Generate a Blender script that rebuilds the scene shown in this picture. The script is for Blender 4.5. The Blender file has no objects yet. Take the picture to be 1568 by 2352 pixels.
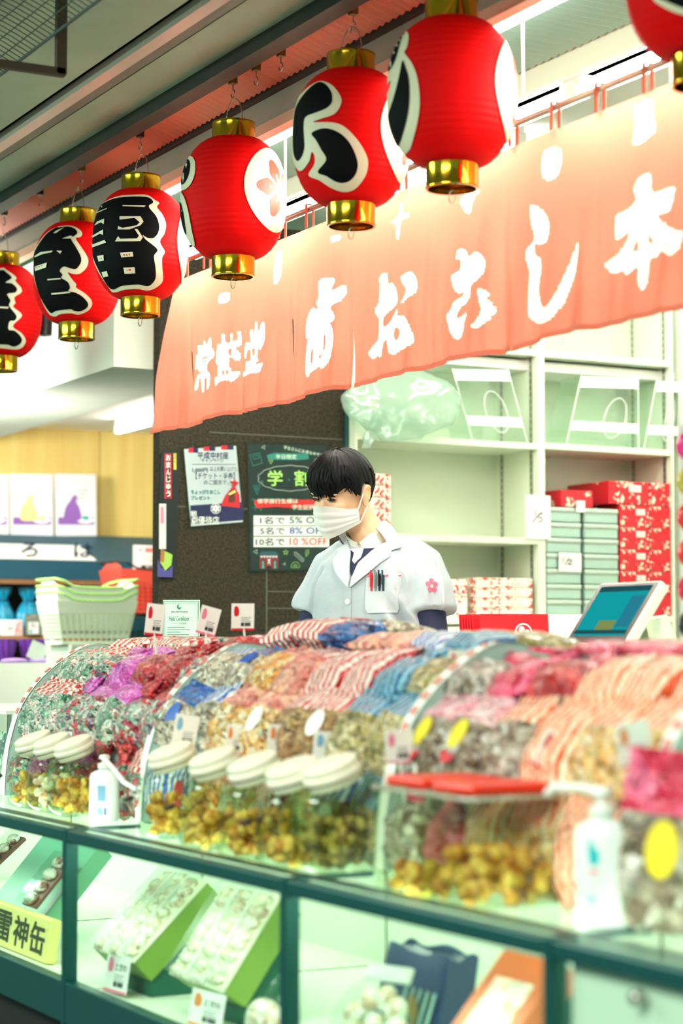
import bpy, bmesh, math, random
from math import sin, cos, pi, radians as rad
from mathutils import Vector as V, Matrix, noise
from mathutils.geometry import tessellate_polygon
from mathutils.bvhtree import BVHTree

scene = bpy.context.scene
COL = scene.collection
# ------------------------------------------------------------------ camera
# World frame: X runs along the shop front (towards the right-hand, nearer end), Y into the shop, Z up.
FPX, HC, PCX, PCY = 4600.0, 1.05, 784.0, 1176.0
_th, _pt = math.atan2(784 + 1705, FPX), math.atan2(310, FPX)
_cy, _sy = cos(_th), sin(_th)
FH = V((-_cy, _sy, 0)); RT = V((_sy, _cy, 0)); UPW = V((0, 0, 1))
FWD = FH * cos(_pt) + UPW * sin(_pt); UPV = -FH * sin(_pt) + UPW * cos(_pt)
CAM = V((0, 0, HC))
def ray(px, py): return FWD + RT * ((px - PCX) / FPX) - UPV * ((py - PCY) / FPX)
def onX(px, py, v): d = ray(px, py); return CAM + d * (v / d.x)
def onY(px, py, v): d = ray(px, py); return CAM + d * (v / d.y)
def onZ(px, py, v): d = ray(px, py); return CAM + d * ((v - HC) / d.z)
def atD(px, py, z): return CAM + ray(px, py) * z
def proj(p):
    v = p - CAM; z = v.dot(FWD)
    return PCX + FPX * v.dot(RT) / z, PCY - FPX * v.dot(UPV) / z, z

cd = bpy.data.cameras.new('camera'); cam = bpy.data.objects.new('camera', cd); COL.objects.link(cam)
cd.sensor_fit = 'VERTICAL'; cd.sensor_height = 36.0; cd.lens = FPX / 2352 * 36
m = Matrix.Identity(4)
for i, c in enumerate((RT, UPV, -FWD)):
    for j in range(3): m[j][i] = c[j]
m.translation = CAM; cam.matrix_world = m
cd.dof.use_dof = True; cd.dof.focus_distance = 6.3; cd.dof.aperture_fstop = 2.2; cd.dof.aperture_blades = 9
cd.clip_start = 0.05
scene.camera = cam
# ------------------------------------------------------------------ look and light
vs = scene.view_settings
vs.view_transform = 'Standard'; vs.look = 'None'; vs.gamma = 1.0; vs.use_curve_mapping = False
vs.exposure = 1.25
W = bpy.data.worlds.new('arcade_night'); scene.world = W; W.use_nodes = True
bg = W.node_tree.nodes['Background']; bg.inputs[0].default_value = (0.50, 1.0, 0.76, 1); bg.inputs[1].default_value = 0.20
def area(name, loc, target, sx, sy, power, color):
    d = bpy.data.lights.new(name, 'AREA'); d.shape = 'RECTANGLE'; d.size = sx; d.size_y = sy; d.energy = power; d.color = color
    o = bpy.data.objects.new(name, d); COL.objects.link(o); o.location = loc
    o.rotation_euler = (V(target) - V(loc)).to_track_quat('-Z', 'Y').to_euler(); return o
WARM = (1.0, 0.96, 0.86); MINT = (0.80, 1.0, 0.86)
area('arcade_lamp', (-1.4, -1.8, 3.3), (-4.6, 2.4, 1.4), 3.0, 1.0, 118, (1.0, 1.0, 0.88))
area('arcade_lamp', (-7.6, -1.6, 3.1), (-8.0, 3.0, 1.4), 3.0, 1.0, 95, (0.78, 1.0, 0.86))
# emission strengths of the fluorescent tubes built further down
E_TUBE, E_UPPER, E_CEIL, E_CASE, E_NEXT = 52.0, 7.0, 26.0, 13.0, 12.0
try:
    scene.cycles.use_denoising = True
    scene.cycles.max_bounces = 10; scene.cycles.transparent_max_bounces = 24
    scene.cycles.transmission_bounces = 6; scene.cycles.glossy_bounces = 3
    scene.cycles.sample_clamp_indirect = 6.0
    scene.cycles.caustics_reflective = False; scene.cycles.caustics_refractive = False
except Exception: pass

# ------------------------------------------------------------------ mesh builder
class MB:
    """Collects shapes; build() links them as ONE mesh object."""
    def __init__(s): s.v = []; s.f = []; s.mi = []; s.mats = []
    def slot(s, m):
        if m not in s.mats: s.mats.append(m)
        return s.mats.index(m)
    def add(s, vs_, fs, mat=None, mx=None):
        b = len(s.v); k = s.slot(mat) if mat else 0
        for p in vs_:
            p = V(p); s.v.append(mx @ p if mx else p)
        for f in fs: s.f.append([b + i for i in f]); s.mi.append(k)
        return s
    def box(s, lo, hi, mat=None, mx=None):
        x0, y0, z0 = lo; x1, y1, z1 = hi
        return s.add([(x0,y0,z0),(x1,y0,z0),(x1,y1,z0),(x0,y1,z0),(x0,y0,z1),(x1,y0,z1),(x1,y1,z1),(x0,y1,z1)],
                     [(0,3,2,1),(4,5,6,7),(0,1,5,4),(1,2,6,5),(2,3,7,6),(3,0,4,7)], mat, mx)
    def lathe(s, prof, n=32, mat=None, mx=None, caps=True):
        vv = [(r*cos(2*pi*i/n), r*sin(2*pi*i/n), z) for r, z in prof for i in range(n)]
        ff = [(k*n+i, k*n+(i+1)%n, (k+1)*n+(i+1)%n, (k+1)*n+i) for k in range(len(prof)-1) for i in range(n)]
        if caps: ff += [tuple(range(n))[::-1], tuple((len(prof)-1)*n+i for i in range(n))]
        return s.add(vv, ff, mat, mx)
    def cyl(s, p0, p1, r, n=12, mat=None, r1=None):
        return s.tube([p0, p1], [r, r if r1 is None else r1], n, mat)
    def tube(s, path, r, n=8, mat=None, closed=False):
        P = [V(p) for p in path]; L = len(P); rr = r if isinstance(r, (list, tuple)) else [r]*L
        vv, up = [], None
        for i, p in enumerate(P):
            a = P[(i-1) % L] if (closed or i > 0) else p; b = P[(i+1) % L] if (closed or i < L-1) else p
            t = (b-a).normalized()
            if up is None:
                up = V((0,0,1)) if abs(t.z) < .9 else V((1,0,0))
            u = (up - t*up.dot(t))
            u = u.normalized() if u.length > 1e-6 else t.orthogonal().normalized()
            w = t.cross(u); up = u
            vv += [p + (u*cos(2*pi*k/n) + w*sin(2*pi*k/n))*rr[i] for k in range(n)]
        ff = [(i*n+k, i*n+(k+1)%n, ((i+1)%L)*n+(k+1)%n, ((i+1)%L)*n+k) for i in range(L if closed else L-1) for k in range(n)]
        if not closed: ff += [tuple(range(n))[::-1], tuple((L-1)*n+k for k in range(n))]
        return s.add(vv, ff, mat)
    def prism(s, poly, mx, t, mat=None):
        """2-D polygon (x, y), thickness t along local z, placed by mx."""
        n = len(poly); vv = [(x, y, 0) for x, y in poly] + [(x, y, t) for x, y in poly]
        tri = tessellate_polygon([[V((x, y, 0)) for x, y in poly]])
        ff = [tuple(q) for q in tri] + [tuple(n+i for i in q) for q in tri] + [(i, (i+1)%n, n+(i+1)%n, n+i) for i in range(n)]
        return s.add(vv, ff, mat, mx)
    def grid(s, fn, nu, nv, mat=None, closed_u=False):
        vv = [fn(i/(nu if closed_u else nu-1), j/(nv-1)) for j in range(nv) for i in range(nu)]
        ff = [(j*nu+i, j*nu+(i+1)%nu, (j+1)*nu+(i+1)%nu, (j+1)*nu+i) for j in range(nv-1) for i in range(nu if closed_u else nu-1)]
        return s.add(vv, ff, mat)
    def ball(s, c, r, mat=None, n=14, mx=None):
        r = (r, r, r) if not isinstance(r, (list, tuple)) else r; c = V(c); k = n//2
        vv = [(c.x, c.y, c.z-r[2]), (c.x, c.y, c.z+r[2])]
        for j in range(1, k):
            a = -pi/2 + pi*j/k
            vv += [(c.x+r[0]*cos(a)*cos(2*pi*i/n), c.y+r[1]*cos(a)*sin(2*pi*i/n), c.z+r[2]*sin(a)) for i in range(n)]
        ff = [(0, 2+(i+1)%n, 2+i) for i in range(n)] + [(1, 2+(k-2)*n+i, 2+(k-2)*n+(i+1)%n) for i in range(n)]
        ff += [(2+j*n+i, 2+j*n+(i+1)%n, 2+(j+1)*n+(i+1)%n, 2+(j+1)*n+i) for j in range(k-2) for i in range(n)]
        return s.add(vv, ff, mat, mx)
    def mesh(s, name):
        me = bpy.data.meshes.new(name); me.from_pydata([tuple(p) for p in s.v], [], s.f)
        for mt in s.mats: me.materials.append(mt)
        me.polygons.foreach_set('material_index', s.mi)
        return me
    def build(s, name, mat=None, parent=None, smooth=None, bevel=0, fix=True, loc=None):
        if mat and not s.mats: s.mats = [mat]
        me = s.mesh(name)
        if fix:
            b = bmesh.new(); b.from_mesh(me); bmesh.ops.recalc_face_normals(b, faces=b.faces); b.to_mesh(me); b.free()
        if smooth:
            me.polygons.foreach_set('use_smooth', [True]*len(me.polygons)); me.set_sharp_from_angle(angle=rad(smooth))
        return link(name, me, parent, bevel, loc)
def link(name, me, parent=None, bevel=0, loc=None):
    o = bpy.data.objects.new(name, me); COL.objects.link(o)
    if parent: o.parent = parent
    if loc is not None: o.location = loc
    if bevel:
        bv = o.modifiers.new('edge', 'BEVEL'); bv.width = bevel; bv.segments = 2; bv.limit_method = 'ANGLE'; bv.angle_limit = rad(40)
    return o
def tag(o, label, cat, group=None, kind=None):
    o['label'] = label; o['category'] = cat
    if group: o['group'] = group
    if kind: o['kind'] = kind
    return o
def empty(name, loc=(0,0,0), label=None, cat=None, group=None, rz=0):
    o = bpy.data.objects.new(name, None); COL.objects.link(o); o.location = loc; o.rotation_euler = (0, 0, rz); o.empty_display_size = .05
    return tag(o, label, cat, group) if label else o
KIDS = {}
def copy_tree(o, parent=None):
    c = o.copy(); COL.objects.link(c); c.parent = parent
    for ch in kids(o): copy_tree(ch, c)
    return c
def kids(o): return [x for x in COL.objects if x.parent == o]
def struct(mb, name, mat=None, smooth=None, bevel=0):
    o = mb.build(name, mat, None, smooth, bevel); o['kind'] = 'structure'; return o
def frame(o, u, v):
    u = V(u).normalized(); v = V(v).normalized(); n = u.cross(v); mm = Matrix.Identity(4)
    for i, c in enumerate((u, v, n)):
        for j in range(3): mm[j][i] = c[j]
    mm.translation = V(o); return mm
YZ = ((0,1,0), (0,0,1)); XZ = ((1,0,0), (0,0,1))
_tc = {}
def text(body, off=0.0, res=2, shear=0.0):
    """Flat mesh data of a line of writing, scaled to a unit box."""
    k = (body, off, shear)
    if k in _tc: return _tc[k]
    c = bpy.data.curves.new('t', 'FONT'); c.body = body; c.offset = off; c.resolution_u = res; c.shear = shear
    o = bpy.data.objects.new('t', c); COL.objects.link(o)
    bpy.context.view_layer.update()
    me = o.evaluated_get(bpy.context.evaluated_depsgraph_get()).to_mesh()
    vv = [tuple(p.co) for p in me.vertices]; ff = [tuple(p.vertices) for p in me.polygons]
    bpy.data.objects.remove(o); bpy.data.curves.remove(c)
    x0 = min(p[0] for p in vv); x1 = max(p[0] for p in vv); y0 = min(p[1] for p in vv); y1 = max(p[1] for p in vv)
    _tc[k] = ([((p[0]-x0)/(x1-x0), (p[1]-y0)/(y1-y0), 0) for p in vv], ff); return _tc[k]
def put_text(mb, body, fr, x, y, w, h, mat, off=0.0, lift=0.0, rot=0.0, shear=0.0):
    """Writing whose box has its lower-left corner at (x, y) in the frame fr and size w x h."""
    vv, ff = text(body, off, shear=shear)
    mb.add(vv, ff, mat, fr @ Matrix.Translation((x, y, lift)) @ Matrix.Rotation(rot, 4, 'Z') @ Matrix.Diagonal((w, h, 1, 1)))
def rect(mb, fr, x, y, w, h, mat, lift=0.0):
    mb.add([(x, y, lift), (x+w, y, lift), (x+w, y+h, lift), (x, y+h, lift)], [(0, 1, 2, 3)], mat, fr)
def flat(mb, fr, poly, mat, lift=0.0, holes=()):
    loops = [[V((x, y, lift)) for x, y in poly]] + [[V((x, y, lift)) for x, y in h] for h in holes]
    mb.add([p for l in loops for p in l], [tuple(t) for t in tessellate_polygon(loops)], mat, fr)
def smooth_loop(P, k=4):
    out = []; n = len(P)
    for i in range(n):
        a, b, c, d = (V(P[(i+j) % n]) for j in (-1, 0, 1, 2))
        for t in range(k):
            t /= k
            out.append(tuple(.5*(2*b + (c-a)*t + (2*a-5*b+4*c-d)*t*t + (3*b-a-3*c+d)*t**3)))
    return out
def cut_poly(poly, step, holes=()):
    """Polygon (px) filled and cut into cells of about `step`, ready to be bent over a surface."""
    bm = bmesh.new(); loops = [[V((x, y, 0)) for x, y in poly]] + [[V((x, y, 0)) for x, y in h] for h in holes]
    vs_ = [bm.verts.new(p) for l in loops for p in l]
    for t in tessellate_polygon(loops):
        try: bm.faces.new([vs_[i] for i in t])
        except ValueError: pass
    for ax in (0, 1):
        lo = min(v.co[ax] for v in bm.verts); hi = max(v.co[ax] for v in bm.verts); n = int((hi-lo)/step)
        for i in range(1, n+1):
            co = V((0,0,0)); no = V((0,0,0)); co[ax] = lo + i*step; no[ax] = 1
            bmesh.ops.bisect_plane(bm, geom=bm.verts[:]+bm.edges[:]+bm.faces[:], plane_co=co, plane_no=no, dist=1e-5)
    bm.verts.index_update()
    out = ([(v.co.x, v.co.y) for v in bm.verts], [tuple(v.index for v in f.verts) for f in bm.faces]); bm.free(); return out
def remesh(mb, voxel, smooth=4, name='r'):
    """Union of closed shapes as one continuous surface."""
    o = bpy.data.objects.new(name, mb.mesh(name)); COL.objects.link(o)
    md = o.modifiers.new('r', 'REMESH'); md.mode = 'VOXEL'; md.voxel_size = voxel
    bpy.context.view_layer.update()
    me = bpy.data.meshes.new_from_object(o.evaluated_get(bpy.context.evaluated_depsgraph_get()))
    bpy.data.objects.remove(o)
    b = bmesh.new(); b.from_mesh(me)
    for _ in range(smooth): bmesh.ops.smooth_vert(b, verts=b.verts, factor=.5, use_axis_x=True, use_axis_y=True, use_axis_z=True)
    b.to_mesh(me); b.free()
    me.polygons.foreach_set('use_smooth', [True]*len(me.polygons)); return me

# ------------------------------------------------------------------ materials
def lin(c): return tuple((x/255/12.92 if x/255 <= .04045 else ((x/255+.055)/1.055)**2.4) for x in c)
MATS = {}
def mat(name, c, rough=.5, metal=0., coat=0., emis=0., ec=None, bump=None, spec=None, sss=0., var=None):
    """Plain principled surface. bump=(scale, strength[, stretch]); var=(scale, second colour, sharpness)."""
    if name in MATS: return MATS[name]
    mt = bpy.data.materials.new(name); mt.use_nodes = True; nt = mt.node_tree; P = nt.nodes['Principled BSDF']
    P.inputs['Base Color'].default_value = (*lin(c), 1); P.inputs['Roughness'].default_value = rough; P.inputs['Metallic'].default_value = metal
    if coat: P.inputs['Coat Weight'].default_value = coat; P.inputs['Coat Roughness'].default_value = .08
    if spec is not None: P.inputs['Specular IOR Level'].default_value = spec
    if emis: P.inputs['Emission Color'].default_value = (*(ec or lin(c)), 1); P.inputs['Emission Strength'].default_value = emis
    if sss: P.inputs['Subsurface Weight'].default_value = sss; P.inputs['Subsurface Radius'].default_value = (.02, .008, .004)
    if bump or var: tc = nt.nodes.new('ShaderNodeTexCoord')
    if bump:
        nz = nt.nodes.new('ShaderNodeTexNoise'); nz.inputs['Scale'].default_value = bump[0]; nz.inputs['Detail'].default_value = 4
        mp = nt.nodes.new('ShaderNodeMapping'); mp.inputs['Scale'].default_value = bump[2] if len(bump) > 2 else (1, 1, 1)
        nt.links.new(tc.outputs['Object'], mp.inputs[0]); nt.links.new(mp.outputs[0], nz.inputs['Vector'])
        bp = nt.nodes.new('ShaderNodeBump'); bp.inputs['Strength'].default_value = bump[1]; bp.inputs['Distance'].default_value = .01
        nt.links.new(nz.outputs[0], bp.inputs['Height']); nt.links.new(bp.outputs[0], P.inputs['Normal'])
    if var:
        nz = nt.nodes.new('ShaderNodeTexNoise'); nz.inputs['Scale'].default_value = var[0]; nz.inputs['Detail'].default_value = 5
        mp = nt.nodes.new('ShaderNodeMapping'); mp.inputs['Scale'].default_value = var[3] if len(var) > 3 else (1, 1, 1)
        nt.links.new(tc.outputs['Object'], mp.inputs[0]); nt.links.new(mp.outputs[0], nz.inputs['Vector'])
        rp = nt.nodes.new('ShaderNodeValToRGB'); e = rp.color_ramp.elements
        e[0].position = .5 - var[2]; e[1].position = .5 + var[2]; e[0].color = (*lin(c), 1); e[1].color = (*lin(var[1]), 1)
        nt.links.new(nz.outputs[0], rp.inputs[0]); nt.links.new(rp.outputs[0], P.inputs['Base Color'])
    MATS[name] = mt; return mt
def sheer(name, c, gloss=.12, rough=.03, opaque=0., oc=None):
    """Thin clear sheet: tinted see-through with a glossy skin and optionally a share of milky diffuse."""
    if name in MATS: return MATS[name]
    mt = bpy.data.materials.new(name); mt.use_nodes = True; nt = mt.node_tree; nt.nodes.clear()
    out = nt.nodes.new('ShaderNodeOutputMaterial'); tr = nt.nodes.new('ShaderNodeBsdfTransparent'); tr.inputs[0].default_value = (*lin(c), 1)
    gl = nt.nodes.new('ShaderNodeBsdfGlossy'); gl.inputs['Roughness'].default_value = rough
    lw = nt.nodes.new('ShaderNodeLayerWeight'); lw.inputs[0].default_value = .5
    pw = nt.nodes.new('ShaderNodeMath'); pw.operation = 'POWER'; pw.inputs[1].default_value = 4.0; nt.links.new(lw.outputs['Facing'], pw.inputs[0])
    ma = nt.nodes.new('ShaderNodeMath'); ma.operation = 'MULTIPLY_ADD'; ma.inputs[1].default_value = .35; ma.inputs[2].default_value = gloss*.35; nt.links.new(pw.outputs[0], ma.inputs[0])
    mx = nt.nodes.new('ShaderNodeMixShader'); nt.links.new(ma.outputs[0], mx.inputs[0])
    src = tr.outputs[0]
    if opaque:
        df = nt.nodes.new('ShaderNodeBsdfDiffuse'); df.inputs[0].default_value = (*lin(oc or c), 1)
        tl = nt.nodes.new('ShaderNodeBsdfTranslucent'); tl.inputs[0].default_value = (*lin(oc or c), 1)
        m0 = nt.nodes.new('ShaderNodeMixShader'); m0.inputs[0].default_value = .4
        nt.links.new(df.outputs[0], m0.inputs[1]); nt.links.new(tl.outputs[0], m0.inputs[2])
        m1 = nt.nodes.new('ShaderNodeMixShader'); m1.inputs[0].default_value = opaque
        nt.links.new(tr.outputs[0], m1.inputs[1]); nt.links.new(m0.outputs[0], m1.inputs[2]); src = m1.outputs[0]
    nt.links.new(src, mx.inputs[1]); nt.links.new(gl.outputs[0], mx.inputs[2]); nt.links.new(mx.outputs[0], out.inputs[0])
    MATS[name] = mt; return mt
def cloth(name, c, trans=.45, bump=(90, .12), gain=1.0):
    """Thin woven cloth that light shines through."""
    if name in MATS: return MATS[name]
    mt = bpy.data.materials.new(name); mt.use_nodes = True; nt = mt.node_tree; nt.nodes.clear()
    out = nt.nodes.new('ShaderNodeOutputMaterial'); df = nt.nodes.new('ShaderNodeBsdfDiffuse'); tl = nt.nodes.new('ShaderNodeBsdfTranslucent')
    df.inputs[0].default_value = (*lin(c), 1); tl.inputs[0].default_value = (*lin(c), 1)
    mx = nt.nodes.new('ShaderNodeMixShader'); mx.inputs[0].default_value = trans
    nt.links.new(df.outputs[0], mx.inputs[1]); nt.links.new(tl.outputs[0], mx.inputs[2]); nt.links.new(mx.outputs[0], out.inputs[0])
    MATS[name] = mt; return mt
def film(name, cols, scale=60., stripes=None, checks=None, rough=.25, stretch=(1,1,1), coat=.6, crinkle=.5, cr=55.):
    """Snack-bag film: cells of the given colours (the contents seen through it), or printed stripes / checks, crinkled and glossy."""
    if name in MATS: return MATS[name]
    mt = bpy.data.materials.new(name); mt.use_nodes = True; nt = mt.node_tree; P = nt.nodes['Principled BSDF']; N = nt.nodes.new; Lk = nt.links.new
    tc = N('ShaderNodeTexCoord'); oi = N('ShaderNodeObjectInfo'); ad = N('ShaderNodeVectorMath'); ad.operation = 'ADD'
    sc = N('ShaderNodeVectorMath'); sc.operation = 'SCALE'; sc.inputs[0].default_value = (1.7, 2.3, 3.1); Lk(oi.outputs['Random'], sc.inputs['Scale'])
    Lk(tc.outputs['Object'], ad.inputs[0])
    if not (stripes or checks): Lk(sc.outputs[0], ad.inputs[1])
    mp = N('ShaderNodeMapping'); mp.inputs['Scale'].default_value = stretch; Lk(ad.outputs[0], mp.inputs[0])
    rp = N('ShaderNodeValToRGB'); rp.color_ramp.interpolation = 'CONSTANT' if (stripes or checks) else 'LINEAR'
    e = rp.color_ramp.elements
    while len(e) < len(cols): e.new(.5)
    for i, c in enumerate(cols): e[i].position = i/len(cols); e[i].color = (*lin(c), 1)
    if stripes:
        wv = N('ShaderNodeTexWave'); wv.wave_type = 'BANDS'; wv.bands_direction = stripes; wv.inputs['Scale'].default_value = scale; wv.inputs['Distortion'].default_value = 1.5
        Lk(mp.outputs[0], wv.inputs[0]); Lk(wv.outputs[1], rp.inputs[0]); Lk(rp.outputs[0], P.inputs['Base Color'])
    elif checks:
        ck = N('ShaderNodeTexChecker'); ck.inputs['Scale'].default_value = scale; ck.inputs[1].default_value = (*lin(cols[0]), 1); ck.inputs[2].default_value = (*lin(cols[1]), 1)
        Lk(mp.outputs[0], ck.inputs[0]); Lk(ck.outputs[0], P.inputs['Base Color'])
    else:
        vo = N('ShaderNodeTexVoronoi'); vo.inputs['Scale'].default_value = scale; Lk(mp.outputs[0], vo.inputs['Vector'])
        sp = N('ShaderNodeSeparateColor'); Lk(vo.outputs['Color'], sp.inputs[0]); Lk(sp.outputs[0], rp.inputs[0]); Lk(rp.outputs[0], P.inputs['Base Color'])
    nz = N('ShaderNodeTexNoise'); nz.inputs['Scale'].default_value = cr; nz.inputs['Detail'].default_value = 3; Lk(ad.outputs[0], nz.inputs['Vector'])
    bp = N('ShaderNodeBump'); bp.inputs['Strength'].default_value = crinkle; bp.inputs['Distance'].default_value = .012 if cr > 20 else .05; Lk(nz.outputs[0], bp.inputs['Height'])
    if not (stripes or checks):
        b2 = N('ShaderNodeBump'); b2.invert = True; b2.inputs['Strength'].default_value = .6; b2.inputs['Distance'].default_value = .012 if cr > 20 else .04; Lk(vo.outputs['Distance'], b2.inputs['Height']); Lk(b2.outputs[0], bp.inputs['Normal'])
    Lk(bp.outputs[0], P.inputs['Normal']); Lk(bp.outputs[0], P.inputs['Coat Normal'])
    P.inputs['Roughness'].default_value = rough; P.inputs['Coat Weight'].default_value = coat; P.inputs['Coat Roughness'].default_value = .1
    MATS[name] = mt; return mt
def blossom(name, base, ink, scale=16., spread=.46):
    """Wrapping paper scattered with small five-petal blossoms and stems."""
    if name in MATS: return MATS[name]
    mt = bpy.data.materials.new(name); mt.use_nodes = True; nt = mt.node_tree; P = nt.nodes['Principled BSDF']; N = nt.nodes.new; Lk = nt.links.new
    tc = N('ShaderNodeTexCoord'); nz = N('ShaderNodeTexNoise'); nz.inputs['Scale'].default_value = 40
    mixv = N('ShaderNodeMix'); mixv.data_type = 'VECTOR'; mixv.inputs[0].default_value = .03; Lk(tc.outputs['Object'], mixv.inputs[4]); Lk(nz.outputs['Color'], mixv.inputs[5]); Lk(tc.outputs['Object'], nz.inputs['Vector'])
    vo = N('ShaderNodeTexVoronoi'); vo.inputs['Scale'].default_value = scale; Lk(mixv.outputs[1], vo.inputs['Vector'])
    v2 = N('ShaderNodeTexVoronoi'); v2.inputs['Scale'].default_value = scale*5; Lk(mixv.outputs[1], v2.inputs['Vector'])
    a = N('ShaderNodeMath'); a.operation = 'LESS_THAN'; a.inputs[1].default_value = spread; Lk(vo.outputs['Distance'], a.inputs[0])
    b = N('ShaderNodeMath'); b.operation = 'LESS_THAN'; b.inputs[1].default_value = .48; Lk(v2.outputs['Distance'], b.inputs[0])
    c = N('ShaderNodeMath'); c.operation = 'MULTIPLY'; Lk(a.outputs[0], c.inputs[0]); Lk(b.outputs[0], c.inputs[1])
    mx = N('ShaderNodeMix'); mx.data_type = 'RGBA'; mx.inputs[6].default_value = (*lin(base), 1); mx.inputs[7].default_value = (*lin(ink), 1)
    Lk(c.outputs[0], mx.inputs[0]); Lk(mx.outputs[2], P.inputs['Base Color']); P.inputs['Roughness'].default_value = .35
    MATS[name] = mt; return mt
def lamp_mat(name, c, s):
    if name in MATS: return MATS[name]
    mt = bpy.data.materials.new(name); mt.use_nodes = True; nt = mt.node_tree; nt.nodes.clear()
    o = nt.nodes.new('ShaderNodeOutputMaterial'); e = nt.nodes.new('ShaderNodeEmission'); e.inputs[0].default_value = (*c, 1); e.inputs[1].default_value = s
    nt.links.new(e.outputs[0], o.inputs[0]); MATS[name] = mt; return mt

WHITE = mat('white paint', (238, 240, 228), .55)
CREAM = mat('cream laminate', (232, 236, 214), .45)
PAPER = mat('white paper', (245, 243, 238), .6)
INK = mat('black ink', (22, 26, 30), .5)
NAVY = mat('navy ink', (24, 24, 78), .5)
RED = mat('red ink', (214, 12, 40), .5)
BLUE = mat('blue ink', (20, 60, 160), .5)
GREY = mat('grey ink', (150, 150, 150), .6)
PINK = mat('pink ink', (238, 130, 160), .6)
ORANGE = mat('orange ink', (236, 140, 70), .6)
LIME = mat('lime chalk', (190, 250, 120), .6)
TEALINK = mat('teal ink', (60, 170, 165), .6)
DKMETAL = mat('dark green metal', (34, 74, 70), .4, .3)
STEEL = mat('brushed steel', (190, 190, 180), .3, .9)
GOLD = mat('polished brass', (196, 156, 40), .14, 1.0)
BLACKP = mat('black plastic', (20, 22, 24), .4)
WHITEP = mat('white plastic', (240, 242, 236), .35)
GLASS = sheer('shop glass', (246, 254, 250), .08)
CLEAR = sheer('clear acrylic', (250, 255, 252), .16, .04)
random.seed(7)
# ================================================================== the setting
XC = -7.20            # plane of the column face and the shelf fronts
YW = 5.60             # back wall of the shop
WALLW = mat('shop wall white', (236, 240, 226), .6)
SOFFIT = mat('soffit board', (176, 206, 182), .6, var=(3, (156, 186, 164), .25))
CEILW = mat('ceiling white', (196, 212, 196), .6)
struct(MB().box((-14, -3, -.05), (0, 8, 0)), 'floor', mat('dark paving', (46, 44, 46), .6, bump=(20, .2)))
st = mat('rough dark stone', (62, 57, 43), .9, spec=.2, bump=(110, .8), var=(90, (36, 33, 26), .2))
mb = MB(); mb.box((XC-.06, 3.085, 0), (XC, 3.905, 2.75), st)
jt = mat('pale stone joint', (84, 88, 74), .8)
for y, z0, z1 in ((3.555, 1.0, 1.36),): mb.box((XC, y-.003, z0), (XC+.0012, y+.003, z1), jt)
for z, y0, y1 in ((1.60, 3.09, 3.20), (1.272, 3.56, 3.9), (1.60, 3.44, 3.47), (1.205, 3.56, 3.9), (1.9, 3.3, 3.9)): mb.box((XC, y0, z-.002), (XC+.0012, y1, z+.002), jt)
struct(mb, 'column')
struct(MB().box((XC-.06, 3.907, 0), (XC+.012, 3.925, 2.75), DKMETAL).box((XC-.06, 3.925, 0), (XC+.004, 3.955, 2.75), mat('pale frame', (206, 214, 196), .5)), 'trim_1')
struct(MB().box((-7.72, 3.96, 0), (-7.62, 5.7, 2.82)), 'wall_left', WALLW)
struct(MB().box((-7.7, YW+.06, 0), (-1.2, YW+.16, 2.82)), 'wall_back', WALLW)
struct(MB().box((-7.7, 2.74, 2.82), (-1.2, 5.76, 2.86)), 'ceiling', CEILW)
struct(MB().box((-7.6, 3.35, 2.66), (-1.2, 3.40, 2.818)), 'beam_shop', mat('pale beam board', (206, 222, 200), .5))
# canopy over the pavement
mb = MB(); mb.box((-13, .2, 2.80), (-1.0, 2.17, 2.86), SOFFIT); mb.box((-13, 2.31, 2.80), (-1.0, 2.47, 2.86), SOFFIT)
mb.box((-13, 2.165, 2.83), (-1, 2.32, 2.87), mat('joint black', (20, 26, 24), .8))  # plain black backing behind the joint in the soffit
struct(mb, 'soffit')
struct(MB().box((-13, 2.205, 2.785), (-1, 2.25, 2.82)), 'trim_2', mat('pinkish white strip', (240, 222, 210), .35))
mb = MB(); mb.box((-13, 2.252, 2.80), (-1, 2.305, 2.815), mat('perforated grey', (130, 140, 130), .6))
struct(mb, 'trim_3')
struct(MB().box((-13, 2.47, 2.755), (-1, 2.535, 2.86)), 'beam_canopy', mat('rusty dark beam', (62, 58, 48), .6, var=(8, (36, 50, 44), .2)))
mb = MB(); RD = mat('corrugated salmon', (226, 150, 124), .5)
n = 520
prof = [(2.60 + .0, 2.79), (2.665, 2.762)]
vv, ff = [], []
for i in range(n+1):
    x = -11 + i*(9.6/n); d = .0035*(1 if i % 2 else -1)
    vv += [(x, 2.575, 2.80+d), (x, 2.685, 2.765+d)]
for i in range(n): ff.append((2*i, 2*i+1, 2*i+3, 2*i+2))
mb.add(vv, ff, RD); mb.box((-11, 2.57, 2.805), (-1.4, 2.69, 2.82), RD); struct(mb, 'trim_4')
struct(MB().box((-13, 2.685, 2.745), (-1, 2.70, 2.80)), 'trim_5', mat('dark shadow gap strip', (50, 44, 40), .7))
mb = MB(); mb.box((-13, 2.70, 2.668), (-1.2, 2.735, 2.86), mat('taupe fascia', (176, 168, 152), .5))
mb.box((-13, 2.695, 2.635), (-1.2, 2.735, 2.668), mat('salmon fascia lip', (240, 190, 160), .5)); struct(mb, 'beam_fascia')
# corrugated lining either side of the upper lamp
mb = MB(); vv, ff = [], []
for i in range(481):
    x = -11 + i*.02; d = .003*(1 if i % 2 else -1); vv += [(x, 2.74, 2.80+d), (x, 3.34, 2.80+d)]
for i in range(480): ff.append((2*i, 2*i+1, 2*i+3, 2*i+2))
mb.add(vv, ff, mat('corrugated white', (148, 180, 164), .5)); struct(mb, 'trim_6')
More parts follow.
